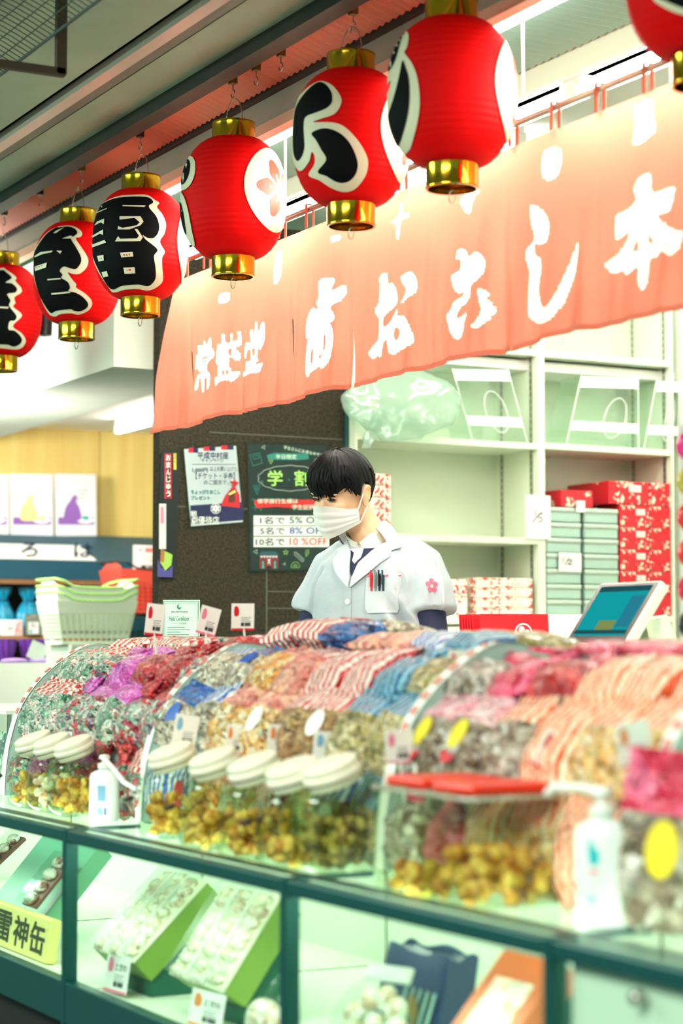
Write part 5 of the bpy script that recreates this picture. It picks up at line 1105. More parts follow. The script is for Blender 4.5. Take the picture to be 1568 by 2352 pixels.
for i in range(3):
    x0, x1 = XPN[i], XPN[i+1]; t = empty('snack_rack', ((x0+x1)/2, 2.25, .6195), ('curved snack rack of magenta and checked bags at the left', 'curved snack rack of blue and salmon striped bags in the middle', 'curved snack rack of pink and orange bags at the right')[i], 'rack', 'curved snack racks on the glass counter'); f0 = V(t.location)
    A = smooth_line(ARC); Dk = smooth_line(DECK)
    b = MB(); b.grid(lambda u, v: V((x0+.012 if u < .5 else x1-.040, *Dk[int(round(v*(len(Dk)-1)))]))-f0, 2, len(Dk))
    b.grid(lambda u, v: V((x0+.012 if u < .5 else x1-.040, *Dk[int(round(v*(len(Dk)-1)))]))-f0-V((0, -.004, .006)), 2, len(Dk)); b.build('deck', DECKM, t, 60, fix=False)
    for x in ([x0] if i < 2 else [x0, x1]):
        b = MB(); poly = [(y, z) for y, z in A] + [(2.53, .622)]; b.prism([(y-f0.y, z-f0.z) for y, z in poly], frame((x-f0.x-.006, 0, 0), (0, 1, 0), (0, 0, 1)), .006); b.build('end_panel', PAN, t)
        b = MB(); b.grid(lambda u, v: V((x-.034+.036*u, *A[int(round(v*(len(A)-1)))]))-f0+V((0, -.004, .002)), 2, len(A)); b.grid(lambda u, v: V((x-.034+.036*u, *A[int(round(v*(len(A)-1)))]))-f0+V((0, .0, -.002)), 2, len(A)); b.build('flange', LIP, t, 60, fix=False)
        b = MB()
        for k in range(16, 34, 2): y, z = A[k]; y2, z2 = A[k+1]; b.add([V((x-.024+.018*u, y+(y2-y)*v, z+(z2-z)*v))-f0+V((0, -.006, .004)) for u, v in ((0, 0), (1, 0), (1, 1), (0, 1))], [(0, 1, 2, 3)])
        b.build('print', mat('faint red print', (222, 130, 120), .6), t, fix=False)
    MB().box(tuple(V((x0+.012, 2.522, .622))-f0), tuple(V((x1-.040, 2.53, 1.014))-f0)).build('back_panel', DECKM, t)
# ------------------------------------------------------------------ snack bags
def bag_shape(kind, seed):
    """(body, top) mesh builders in local coordinates: x across, y up the bag, z out of the rack; unit length."""
    tied = kind == 'tied'
    W_ = [(0, .70), (.06, .92), (.25, 1), (.5, .98), (.64, .74), (.72, .36), (.77, .34), (.86, .62), (1, .80)] if tied else [(0, .96), (.05, .97), (.3, 1), (.6, 1), (.85, .97), (.93, .95), (1, .97)]
    T_ = [(0, .10), (.06, .55), (.25, 1), (.5, .95), (.64, .66), (.72, .34), (.77, .30), (.86, .34), (1, .22)] if tied else [(0, .04), (.05, .45), (.3, 1), (.6, .95), (.85, .45), (.93, .05), (1, .04)]
    def itp(P, v):
        for (a, x), (b_, y) in zip(P, P[1:]):
            if v <= b_: k = (v-a)/(b_-a); k = k*k*(3-2*k); return x*(1-k)+y*k
        return P[-1][1]
    if kind == 'puffy': T_ = [(0, .16), (.08, .74), (.3, 1), (.65, 1), (.9, .80), (1, .20)]; W_ = [(0, .90), (.08, 1), (.9, 1), (1, .92)]
    cut = .73 if tied else .64
    def fn(v0, v1):
        def g(u, v):
            v = v0+(v1-v0)*v; a = 2*pi*u; w, th = itp(W_, v)*.5, itp(T_, v)*.5; c, s_ = cos(a), sin(a)
            x = w*math.copysign(abs(c)**(.55 if not tied else .75), c)*.62; z = th*math.copysign(abs(s_)**.8, s_)*.27
            n = noise.noise(V((x*9+seed*7, v*9, z*9+seed*3))); n2 = noise.noise(V((x*26, v*22+seed*5, z*26)))
            k = 1+.10*n+.05*n2
            if tied and v > .70: k *= 1+.22*sin(a*7+seed*2)*(v-.68)*3
            return V((x*k, v-.5, z*k+.004*n2))
        return g
    body, top = MB(), MB(); NU = 30
    gb, gt = fn(0, cut), fn(cut, 1); body.grid(gb, NU, 18, closed_u=True); top.grid(gt, NU, 10, closed_u=True)
    body.add([gb(i/NU, 0) for i in range(NU)], [tuple(range(NU))[::-1]]); top.add([gt(i/NU, 1) for i in range(NU)], [tuple(range(NU))])
    return body, top
def fbag(name, cols, scale=60., **k):
    k.setdefault('coat', .8); sc = scale/5.5 if not ('stripes' in k or 'checks' in k) else (scale/5. if 'stripes' in k else scale/4.)
    return film(name, cols, sc, cr=9., rough=.3, crinkle=.9, **k)
F = {
 'check': fbag('red white check film', [(222, 24, 40), (250, 240, 226)], 55, checks=1, coat=.7), 'redfilm': fbag('deep red film', [(196, 10, 26), (150, 6, 20), (224, 40, 50)], 30, coat=.9), 'magenta': fbag('magenta cellophane', [(226, 70, 196), (240, 130, 220), (200, 40, 160)], 25, coat=1),
 'mixcandy': fbag('mixed wrapped candy', [(240, 240, 226), (196, 214, 200), (90, 150, 120), (236, 226, 210), (90, 50, 100), (226, 60, 70)], 70, coat=1), 'greencandy': fbag('green wrapped candy', [(236, 240, 226), (20, 120, 80), (214, 224, 206), (60, 150, 110), (250, 226, 216)], 55, coat=1),
 'bluestripe': fbag('blue white stripe film', [(240, 246, 250), (24, 96, 196)], 16, stripes='X', coat=.7), 'bluefilm': fbag('blue film', [(10, 80, 180), (20, 120, 200), (6, 50, 120)], 30, coat=.9), 'tealfilm': fbag('teal stripe film', [(130, 190, 214), (10, 90, 140)], 18, stripes='X', coat=.8),
 'salmon': fbag('salmon film', [(240, 150, 130), (226, 110, 100), (250, 190, 160)], 30, coat=.8), 'redstripe': fbag('red white stripe film', [(250, 238, 226), (216, 30, 44)], 18, stripes='X', coat=.7), 'orangestripe': fbag('orange white stripe film', [(255, 240, 206), (248, 92, 10)], 18, stripes='X', coat=.7),
 'beans': fbag('pale bean snack', [(240, 226, 196), (206, 190, 160), (250, 242, 220), (160, 140, 120)], 75, coat=.8), 'cream': fbag('cream rice snack', [(255, 228, 164), (246, 200, 120), (255, 244, 210), (236, 170, 84)], 65, coat=.8), 'brown': fbag('brown nut snack', [(150, 100, 50), (190, 140, 80), (110, 70, 34), (210, 170, 110)], 85, coat=.7),
 'olive': fbag('olive nut snack', [(170, 150, 80), (210, 190, 120), (120, 110, 50), (226, 210, 160)], 80, coat=.7), 'orange': fbag('orange rice snack', [(248, 186, 84), (236, 140, 40), (255, 226, 160)], 70, coat=.8), 'hotpink': fbag('hot pink film', [(236, 40, 100), (250, 110, 150), (214, 16, 70)], 26, coat=.9),
 'greyroll': fbag('grey brown roll snack', [(196, 190, 170), (150, 126, 96), (236, 232, 220), (120, 100, 76)], 60, coat=.9), 'pinkpale': fbag('pale pink film', [(246, 176, 190), (250, 214, 214), (236, 140, 160)], 30, coat=.9), 'beige': fbag('beige roll snack', [(226, 206, 160), (190, 160, 110), (240, 226, 190)], 60, coat=.8)}
STK = {'y': mat('yellow sticker', (226, 206, 30), .4), 'r': mat('crimson sticker', (200, 10, 40), .4), 'w': mat('white sticker', (244, 240, 234), .4), 'b': mat('cobalt sticker', (20, 80, 170), .4)}
PROTO = {}
def bag(kind, body, top, stk, c, up, out, w, L, th, label, group, nm_='snack_bag'):
    key = (kind, body, top, stk)
    if key not in PROTO:
        sd = len(PROTO)*1.7; t = empty(nm_, (0, 0, 0), label, 'snack bag', group); bb, tt = bag_shape(kind, sd)
        bb.build('bag_body', F[body], t, 180); tt.build('gathered_top' if kind == 'tied' else 'printed_header', F[top], t, 180)
        if kind == 'tied': b = MB(); b.tube([(.122*cos(a)*.9, .24, .046*sin(a)) for a in [2*pi*i/18 for i in range(18)]], .012, 6, closed=True); b.build('tie', F[top], t, 60)
        if stk: b = MB(); b.lathe([(0, .0), (.13, .0), (.13, .006), (0, .008)], 20, None, Matrix.Translation((.02, -.05, .135)) @ Matrix.Diagonal((.8, 1.25, 1, 1)), caps=False); b.build('sticker', STK[stk[0]], t, 40)
        if stk and len(stk) > 1: b = MB(); b.lathe([(0, .0), (.11, .0), (.11, .006), (0, .008)], 14, None, Matrix.Translation((.0, -.26, .118)), caps=False); b.build('sticker', STK[stk[1]], t, 40)
        PROTO[key] = t
    else: t = copy_tree(PROTO[key]); t['label'] = label; t['group'] = group
    up = V(up).normalized(); out = V(out).normalized(); x = up.cross(out).normalized(); out = x.cross(up); mm = Matrix.Identity(4)
    for i, cc in enumerate((x*w/.62, up*L, out*th/.27)):
        for j in range(3): mm[j][i] = cc[j]
    mm.translation = V(c); t.matrix_world = mm; return t
ORD = ('first', 'second', 'third', 'fourth', 'fifth', 'sixth', 'seventh', 'eighth', 'ninth')
ROWN = ('bottom row', 'second row', 'third row', 'top layer')
NAMES = {'check': 'red-checked', 'redfilm': 'deep red', 'magenta': 'magenta', 'bluestripe': 'blue-striped', 'bluefilm': 'blue', 'tealfilm': 'teal-striped', 'salmon': 'salmon', 'redstripe': 'red-striped', 'orangestripe': 'orange-striped', 'hotpink': 'hot pink', 'pinkpale': 'pale pink'}
CONT = {'mixcandy': 'mixed candy', 'greencandy': 'green-wrapped candy', 'beans': 'pale bean snacks', 'cream': 'cream rice snacks', 'brown': 'brown nut snacks', 'olive': 'olive nut snacks', 'orange': 'orange rice snacks', 'greyroll': 'grey-brown rolls', 'beige': 'beige rolls', 'magenta': 'magenta sweets', 'redfilm': 'red-wrapped sweets', 'hotpink': 'pink-wrapped sweets', 'bluestripe': 'bean snacks', 'redstripe': 'rice snacks', 'orangestripe': 'rice crackers', 'salmon': 'rice snacks', 'tealfilm': 'nut snacks', 'pinkpale': 'pink sweets'}
BAYS = [
 ('left rack', -5.49, -4.62, 7, [
  [('tied','mixcandy','check',''), ('tied','magenta','magenta',''), ('tied','mixcandy','magenta',''), ('flat','mixcandy','magenta',''), ('tied','redfilm','redfilm',''), ('tied','mixcandy','redfilm',''), ('flat','mixcandy','check','')],
  [('flat','greencandy','check',''), ('flat','greencandy','check',''), ('tied','mixcandy','magenta',''), ('flat','mixcandy','magenta',''), ('flat','greencandy','magenta',''), ('tied','mixcandy','redfilm',''), ('flat','mixcandy','redfilm','')],
  [('flat','greencandy','check',''), ('flat','greencandy','check',''), ('tied','mixcandy','magenta',''), ('tied','magenta','magenta',''), ('tied','redfilm','redfilm',''), ('tied','redfilm','redfilm',''), ('tied','mixcandy','redfilm','')],
  [('flat','mixcandy','check',''), ('flat','mixcandy','check',''), ('flat','mixcandy','redstripe',''), ('flat','mixcandy','check',''), ('tied','mixcandy','redfilm',''), ('flat','mixcandy','redfilm','')]]),
 ('middle rack', -4.48, -3.45, 8, [
  [('flat','bluestripe','bluestripe',''), ('flat','bluestripe','bluestripe','r'), ('flat','orange','salmon',''), ('flat','cream','salmon',''), ('flat','redstripe','redstripe',''), ('tied','cream','redstripe',''), ('flat','olive','bluestripe','w'), ('flat','olive','tealfilm','')],
  [('flat','beans','bluefilm','b'), ('flat','beans','bluestripe',''), ('flat','cream','salmon',''), ('flat','cream','salmon','w'), ('flat','brown','redstripe',''), ('flat','brown','redstripe','w'), ('flat','olive','tealfilm',''), ('flat','olive','tealfilm','')],
  [('flat','beans','bluestripe',''), ('flat','beans','bluefilm','b'), ('flat','orange','salmon',''), ('flat','salmon','redstripe',''), ('flat','redstripe','redstripe',''), ('flat','redstripe','redstripe',''), ('tied','tealfilm','tealfilm',''), ('tied','olive','tealfilm','')],
  [('flat','beans','redstripe','r'), ('flat','beans','redstripe','r'), ('flat','beans','bluefilm',''), ('flat','cream','salmon',''), ('flat','cream','salmon',''), ('flat','cream','bluestripe',''), ('flat','olive','tealfilm','')]]),
 ('right rack', -3.30, -2.60, 6, [
  [('tied','greyroll','hotpink',''), ('tied','hotpink','hotpink',''), ('flat','orangestripe','orangestripe',''), ('flat','cream','orangestripe',''), ('flat','orangestripe','orangestripe',''), ('flat','orange','orangestripe','')],
  [('flat','greyroll','pinkpale','yr'), ('flat','greyroll','pinkpale','yr'), ('flat','greyroll','orangestripe',''), ('flat','orangestripe','orangestripe',''), ('flat','cream','orangestripe',''), ('flat','cream','orangestripe','')],
  [('tied','greyroll','hotpink',''), ('tied','hotpink','hotpink',''), ('tied','redfilm','hotpink',''), ('flat','orangestripe','orangestripe',''), ('flat','orangestripe','orangestripe',''), ('flat','orangestripe','orangestripe','')],
  [('tied','pinkpale','hotpink',''), ('flat','hotpink','hotpink',''), ('flat','beige','hotpink',''), ('flat','beige','hotpink',''), ('flat','orangestripe','orangestripe','')]])]
DKL = smooth_line(DECK)
for bn, x0, x1, n, rows in BAYS:
    for r, row in enumerate(rows):
        for k, (kd, bo, tp, stk) in enumerate(row):
            kd = 'puffy' if r == 3 and kd == 'flat' else kd
            x = x0+(x1-x0)*(k+.5*(len(row) < n))/(n-1)+random.uniform(-.008, .008); w = (x1-x0)/(n-1)*(1.03 if r < 3 else 1.06)
            if r < 3: p, tn = along(DKL, (.085, .235, .385)[r]); L = .19; th = .082
            else: p, tn = V((0, 2.33, 1.006)), V((0, -1, .03)); L = .27; th = {'left rack': .062, 'middle rack': .085 if k < 3 else .068, 'right rack': .046}[bn]
            if r == 2: tn = V((0, .90, .44)) if bn == 'right rack' else V((0, .85, .53)); L = .175; th = .074; p = p - V((0, 0, .010 if bn == 'right rack' else .004))
            nr = V((0, -tn.z, tn.y)) if r < 3 else V((0, 0, 1)); nr = nr if nr.z > -.2 else -nr
            tw = random.uniform(-.16, .16); up = (tn + V((tw, 0, 0))).normalized(); nr2 = (nr + V((random.uniform(-.15, .15), 0, 0))).normalized()
            c = V((x, p.y, p.z)) + nr*(th*.5+.009)
            if r == 3: c.z += .012+.006*(k % 2) if (bn == 'middle rack' and k < 3) else 0
            desc = ('%s bag of %s' % (NAMES[tp], CONT[bo])) if kd != 'tied' else ('%s tied bag of %s' % (NAMES[tp], CONT[bo]))
            bag(kd, bo, tp, stk, c, up, nr2, w, L, th, '%s, %s from left, %s, %s' % (desc, ORD[k], ROWN[r], bn), 'snack bags on the ' + bn)
# ------------------------------------------------------------------ slanted jars of crackers
JCL = sheer('jar plastic', (236, 246, 232), .16, .06); LUMP = film('golden cracker lumps', [(226, 160, 40), (190, 120, 20), (244, 200, 90)], 40, coat=.1, rough=.5, crinkle=.8); LUMPD = film('brown green cracker lumps', [(120, 100, 30), (84, 70, 20), (170, 150, 60)], 40, coat=.1, rough=.5, crinkle=.8); LUMPP = film('pale pink cracker lumps', [(250, 226, 196), (240, 180, 150), (250, 240, 214)], 40, coat=.1, rough=.5)
LIDM = mat('milky jar lid', (238, 236, 214), .4, sss=.2)
def lumps(b, lo, hi, n, r, seed):
    random.seed(seed)
    for _ in range(n): b.ball((random.uniform(lo[0], hi[0]), random.uniform(lo[1], hi[1]), lo[2]+(hi[2]-lo[2])*random.random()), [r*random.uniform(.7, 1.25) for _ in '...'], None, 8)
def jar(c, s, m_, fill, label, seed, clip=True):
    t = empty('cracker_jar', c, label, 'jar', 'slanted cracker jars on the glass counter'); w = .055*s
    poly = [(y*s, z*s) for y, z in smooth_loop([(-.066, .004), (.0, .0), (.066, .004), (.068, .09), (.065, .172), (.048, .184), (.0, .166), (-.058, .140), (-.068, .10), (-.068, .05)], 3)]
    b = MB(); n = len(poly); xs = [(-w, .88), (-w*.96, .96), (-w*.86, 1), (w*.86, 1), (w*.96, .96), (w, .88)]; vv = [(x, y*k, .09*s+(z-.09*s)*k) for x, k in xs for y, z in poly]
    ff = [(a*n+i, a*n+(i+1) % n, (a+1)*n+(i+1) % n, (a+1)*n+i) for a in range(len(xs)-1) for i in range(n)]+[tuple(range(n))[::-1], tuple((len(xs)-1)*n+i for i in range(n))]
    b.add(vv, ff); b.build('jar_body', JCL, t, 35)
    b = MB(); lumps(b, (-w*.76, -.052*s, .014*s), (w*.76, .054*s, fill*s*.92), 80, .0125*s, seed); b.build('crackers', m_, t, 60)['kind'] = 'stuff'
    nr = V((0, -.36, .93)).normalized(); fr_ = frame((0, -.006*s, .172*s), (1, 0, 0), nr.cross(V((1, 0, 0)))); b = MB()
    pr = [(.0, -.014), (.050, -.014), (.051, .0), (.056, .002), (.0575, .008), (.056, .012), (.0535, .014), (.0545, .022), (.053, .027), (.046, .031), (.0, .033)]; b.lathe([(r*s, z*s) for r, z in pr], 32, None, fr_, caps=False); b.build('lid', LIDM, t, 35)
    if clip: MB().box((-.012*s, -.085*s, .118*s), (.010*s, -.066*s, .128*s), None, Matrix.Rotation(.35, 4, 'X')).build('tong_handle', mat('dark tong plastic', (60, 50, 34), .5), t, bevel=.003)
JL = [(84, 1853, .95, LUMP, .10, 'golden cracker jar beside the left curved panel'), (127, 1862, .95, LUMPP, .10, 'pale cracker jar between two golden ones on the left'), (176, 1872, .95, LUMP, .10, 'golden cracker jar next to the white pump bottle'),
      (402, 1922, 1.0, LUMP, .105, 'golden cracker jar just right of the middle curved panel'), (500, 1946, 1.0, LUMP, .08, 'half-full cracker jar, second of the middle rack\'s five'), (592, 1968, 1.0, LUMP, .10, 'cracker jar, middle one of the middle rack\'s five'), (682, 1990, 1.0, LUMP, .055, 'nearly empty cracker jar left of the dark cracker jar'), (772, 1998, 1.04, LUMPD, .10, 'jar of dark brown-green crackers beside the red-lidded boxes')]
for k, (px, py, s, m_, fl, l) in enumerate(JL): p = onZ(px, py, ZG-.0015); jar(V((p.x, max(p.y, 1.812), p.z)), s, m_, fl, l, 40+k, k in (0, 3, 4, 6))
# ------------------------------------------------------------------ clear boxes with red lids
def cbox(xc, yc, w, d, h, fill, label, seed, left):
    t = empty('cracker_box', (xc, yc, ZG-.0015), label, 'container', 'clear cracker boxes with red lids'); b = MB()
    q = lambda k, z: [(sx*w/2*k, sy*d/2*k, z) for sx, sy in ((-1, -1), (1, -1), (1, 1), (-1, 1))]
    b.add(q(.95, 0)+q(1, h*.8)+q(.97, h*.84)+q(.97, h), [(3,2,1,0)]+[(a+i, a+(i+1) % 4, a+4+(i+1) % 4, a+4+i) for a in (0, 4, 8) for i in range(4)]); b.build('box_body', JCL, t, bevel=.004)
    b = MB(); lumps(b, (-w*.38, -d*.36, .012), (w*.38, d*.36, fill), 70, .016, seed); b.build('crackers', LUMP, t, 60)['kind'] = 'stuff'
    b = MB(); b.tube([(x_, y_, h-.004) for x_, y_, _ in q(.985, 0)], .004, 6, closed=True); b.build('rim', sheer('milky rim', (250, 250, 240), .3, .1, .5, (244, 244, 230)), t, 60)
    MB().box((-w*.42, -d*.40, h), (w*.42, d*.40, h+.018)).build('lid', mat('vermilion lid', (236, 44, 12), .35), t, bevel=.007)
n0 = onZ(1065, 2096, ZG); cbox(n0.x-.09, n0.y+.115, .165, .205, .185, .085, 'clear cracker box with vermilion lid beside the cyan-label bottle', 5, 0); cbox(n0.x-.265, n0.y+.125, .165, .205, .185, .04, 'clear cracker box with vermilion lid behind the nearest one', 6, 1)
# ------------------------------------------------------------------ pump bottles
BOT = mat('white bottle plastic', (232, 240, 236), .35, sss=.1)
def bottle(p, r, h, label, marks, nozzle):
    t = empty('pump_bottle', p, label, 'bottle', 'white pump bottles on the counter'); b = MB(); k = .62
    pr = [(r*.94, 0), (r, .006), (r, h*.84), (r*.9, h*.93), (r*.6, h*.985), (r*.38, h), (r*.38, h*1.05)]; b.lathe(pr, 36, None, Matrix.Rotation(rad(40), 4, 'Z') @ Matrix.Diagonal((1, k, 1, 1))); b.build('bottle_body', BOT, t, 40)
    b = MB(); b.lathe([(r*.42, h*1.04), (r*.42, h*1.13), (r*.2, h*1.15), (r*.14, h*1.16), (r*.14, h*1.24)], 20); b.build('collar', WHITEP, t, 40)
    b = MB(); b.tube([V((0, 0, h*1.235))]+[V(q) for q in nozzle], [r*.26]+[r*.17]*(len(nozzle)-1)+[r*.12], 10); b.lathe([(r*.34, h*1.22), (r*.36, h*1.25), (r*.28, h*1.30), (.0, h*1.31)], 18); b.build('pump', WHITEP, t, 50)
    d = V((CAM.x-p.x, CAM.y-p.y, 0)).normalized(); sd = V((-d.y, d.x, 0)); sd = sd if sd.dot(RT) > 0 else -sd; ax = V((cos(rad(40)), sin(rad(40)), 0)); ay = V((-ax.y, ax.x, 0)); b = MB()
    def wrap(x, z):
        a = x/r; v = d*cos(a)+sd*sin(a); l = 1/math.sqrt((v.dot(ax)/r)**2+(v.dot(ay)/(r*k))**2); return v*(l+.0008)+V((0, 0, z))
    for poly, m_ in marks:
        pts, fc = cut_poly(poly, .006); b.add([wrap(*q) for q in pts], fc, m_)
    b.build('label', None, t, 80); return t
p = onZ(239, 1884, ZG); LB_ = mat('pale blue print', (130, 180, 214), .5)
bottle(V((p.x, max(1.80, p.y), p.z-.0015)), .040, .125, 'white pump bottle with blue print in front of the left rack', [([(-.028, .05), (.004, .05), (.004, .088), (-.028, .088)], LB_), ([(-.028, .016), (-.006, .016), (-.006, .034), (-.028, .034)], LB_), ([(.0, .016), (.006, .016), (.006, .034), (.0, .034)], BLUE)], [(.02, -.01, .155), (.06, .0, .13), (.09, .015, .10), (.13, .03, .085)])
p = onZ(1385, 2128, ZG); CY = mat('cyan splash print', (0, 190, 200), .5)
bottle(V((p.x, p.y, p.z-.0015)), .044, .165, 'white pump bottle with a cyan splash label at the right', [(smooth_loop([(-.035, .115), (-.03, .098), (-.014, .098), (-.008, .108), (-.012, .12), (-.022, .124), (-.028, .136), (-.034, .130)], 3), CY), ([(-.036, .084), (-.008, .084), (-.008, .089), (-.036, .089)], PINK), ([(-.034, .04), (-.02, .04), (-.02, .05), (-.034, .05)], LB_)], [(-.02, -.02, .212), (-.055, -.055, .212), (-.062, -.062, .20)])
# ------------------------------------------------------------------ upright packs at the right end
p = onZ(1512, 2078, ZG)
bag('flat', 'greyroll', 'hotpink', 'y', V((-2.47, 1.90, .755)), (0, .16, 1), (.55, -.85, 0), .16, .275, .07, 'big clear pack with hot pink header at the right edge', None); 
bag('flat', 'brown', 'orangestripe', '', V((-2.76, 2.03-.075, .715)), (0, .10, 1), (.5, -.86, .0), .11, .185, .05, 'upright brown snack pack behind the cyan-label bottle', None)
bag('flat', 'orange', 'orangestripe', '', V((-2.86, 1.965, .70)), (0, .10, 1), (.5, -.86, .0), .10, .16, .045, 'upright orange snack pack right behind the nearest clear box', None)
# ------------------------------------------------------------------ price cards on stems above the bags
def stem_card(x0, y0, x1, y1, dep, skew, label, strip, foot):
    """Card over the photo box x0..x1, y0..y1 at depth dep; skew is how far its far edge drops; foot is the stem's length."""
    a, b_, c = atD(x0, y1, dep), atD(x1, y1+skew, dep+.02), atD(x0, y0, dep); S = Sheet(a, b_, c); o = price_tag(S, label, 'price cards on stems among the snack bags', strip)
    m_ = (a+b_)/2 + S.n*-.002; MB().tube([m_+V((0, 0, .03)), m_+V((.004, .01, -foot))], .0028, 6).build('stem', WHITEP, o, 60)
for q in ((331, 1384, 372, 1458, 5.35, 4, 'white price card with red strip left of the certificate', RED, .055), (448, 1384, 492, 1452, 5.30, 12, 'white price card with pink strip right of the certificate', PINK, .055), (531, 1386, 583, 1448, 5.30, 0, 'white price card standing alone against the dark column', RED, .05),
          (392, 1636, 446, 1714, 4.62, 8, 'white price card on blue-striped bags by the middle panel', LB_, .06), (516, 1662, 556, 1732, 4.46, 2, 'narrow price card at the left of three close cards', ORANGE, .06), (612, 1662, 664, 1734, 4.30, 2, 'price card with brown picture in the middle rack', ORANGE, .06), (716, 1678, 782, 1752, 4.12, 4, 'wide price card low in front of the brown nut bags', LB_, .06),
          (784, 1640, 836, 1706, 4.14, 2, 'price card standing higher behind the wide low one', ORANGE, .07), (886, 1678, 948, 1756, 3.78, -4, 'price card with pink picture left of the red-lidded boxes', PINK, .07), (1028, 1492, 1082, 1562, 4.02, 0, 'tall price card at the left end of the right rack', PINK, .08),
          (1214, 1640, 1286, 1752, 3.42, 46, 'large tilted price card edged red on the orange-striped bags', RED, .06), (1424, 1662, 1500, 1772, 3.10, -14, 'large pale price card at the right end among orange bags', ORANGE, .08)): stem_card(*q)
# ------------------------------------------------------------------ certificate on a small cabinet behind the left rack
pa = atD(416, 1484, 6.5); t = empty('side_cabinet', (pa.x, pa.y+.02, 0), 'low grey cabinet behind the left snack rack', 'cabinet'); MB().box((-.35, -.05, 0), (.35, .2, pa.z-.02)).build('body', mat('grey laminate', (0,)*3), t, bevel=.004)
a, b_, c = atD(373, 1500, 6.5), atD(458, 1502, 6.5), atD(375, 1378, 6.52); a.z = b_.z = pa.z-.018; S = Sheet(a, b_, c); CERT = mat('mint certificate paper', (222, 242, 230), .5)
o = sheet_obj('certificate', S, CERT, 'mint halal certificate propped up behind the left rack', 'certificate', None, .003); b = MB(); GT_ = mat('certificate green', (70, 140, 120), .5)
for k in (.03, .06): S.ln(b, [(373+85*k, 1378+122*k), (458-85*k, 1378+122*k), (458-85*k, 1500-122*k*.2), (373+85*k, 1500-122*k*.2)], .0018 if k < .05 else .0008, GT_, True)
S.pl(b, [(411+5*cos(q), 1394+6*sin(q)) for q in [2*pi*i/18 for i in range(18)]], GT_); S.pl(b, [(413+3*cos(q), 1392+3.5*sin(q)) for q in [2*pi*i/14 for i in range(14)]], CERT, .002)
S.tx(b, 'Japan Halal Foundation', 393, 1403, 432, 1408, INK, .0); S.tx(b, 'Halal Certificate', 388, 1415, 434, 1426, GT_, .004, shear=.3); S.tx(b, 'ハラール認定証', 394, 1430, 428, 1434, GT_)
for k in range(9): S.rc(b, 384, 1440+k*5.6, 384+(40, 52, 30, 50, 36, 52, 46, 28, 50)[k], 1441.6+k*5.6, mat('certificate grey', (120, 150, 140), .6))
b.build('lettering', None, o)
# ------------------------------------------------------------------ small glass box at the far left of the counter
t = empty('glass_box', (-6.02, 2.05, ZG-.0015), 'small glass box of packets at the left end of the counter', 'glass box'); zt = onX(20, 1632, -5.66).z-t.location.z
for lo, hi in (((-.36, -.10, 0), (.36, -.096, zt-.012)), ((.356, -.096, 0), (.36, .20, zt-.012)), ((-.36, .196, 0), (.356, .20, zt-.012))): MB().box(lo, hi).build('pane', GLASS, t)
MB().box((-.37, -.11, zt-.012), (.37, .21, zt)).build('lid', WHITE, t, bevel=.002); MB().box((.352, -.10, 0), (.362, -.09, zt-.012)).build('corner_post', STEEL, t)
b = MB()
for k in range(3): rect(b, frame((.371, -.08+.09*k, zt-.011), *YZ), 0, 0, .07, .009, RED if k != 1 else PINK)
b.build('print', None, t)
for k in range(5): tt = empty('snack_packet', (-5.75, 2.0+.045*k, ZG), 'dark packet in the small glass box, ' + ('nearest the street', 'second from the street', 'middle', 'fourth from the street', 'farthest inside')[k], 'packet', 'dark packets in the glass box'); MB().box((-.10, -.017, .002), (.08, .017, zt*.72-.01*(k % 2))).build('packet_body', film('dark packet film', [(60, 80, 76), (150, 160, 150), (40, 44, 46), (220, 220, 206)], 40, coat=.8), tt, bevel=.006)
# ================================================================== the clerk
SKIN = mat('skin', (232, 184, 146), .5, sss=.12); HAIR = mat('black hair', (7, 7, 8), .55, spec=.15, bump=(60, .3, (1, 1, .12))); COAT = mat('white work coat', (176, 183, 190), .8, bump=(14, .3)); NAVYC = mat('navy undershirt', (18, 24, 60), .75); INNER = mat('cream inner shirt', (244, 242, 226), .7); MASKM = mat('white face mask', (226, 223, 221), .7, bump=(240, .05)); EYE = mat('dark eye', (20, 14, 12), .25); LIPM = mat('lip', (196, 120, 110), .5)
PB0 = atD(862, 1330, 6.12); base = V((PB0.x, PB0.y, 0))
yw = rad(33); TF = (FH*-1)*cos(yw) + RT*-sin(yw); TF.z = 0; TF.normalize(); TL = UPW.cross(TF).normalized()   # torso forward and the person's left
person = empty('person', base, 'shop clerk in white work coat and face mask looking down behind the racks', 'person')
def B_(a, b_, c): return TL*a + TF*b_ + UPW*c                       # person's left, forward, up (relative to the base)
HCN = atD(783, 1132, 6.10) - base                                   # head centre
yh, ph = rad(41), rad(20)
hf = ((FH*-1)*cos(yh) + RT*-sin(yh)); hf.z = 0; hf.normalize(); hf = (hf*cos(ph) - UPW*sin(ph)).normalized()
hl = UPW.cross(hf).normalized(); hu = hf.cross(hl).normalized()
tlt = Matrix.Rotation(rad(-5), 3, hf); hl = tlt @ hl; hu = tlt @ hu
HM = Matrix.Identity(4)
for i, c in enumerate((hl, hf, hu)):
    for j in range(3): HM[j][i] = c[j]
HM.translation = HCN
def Hd(a, b_, c): return HM @ V((a, b_, c))
def limb(mb, pts, rr, n=16, sq=1.0): mb.tube(pts, rr, n)
def chain(mb, pts, rr):
    for (a, b_), (ra, rb) in zip(zip(pts, pts[1:]), zip(rr, rr[1:])):
        mb.tube([a, V(a).lerp(V(b_), .5), b_], [ra, (ra+rb)/2, rb], 14); mb.ball(b_, rb, None, 14)
    mb.ball(pts[0], rr[0], None, 14)
mb = MB()
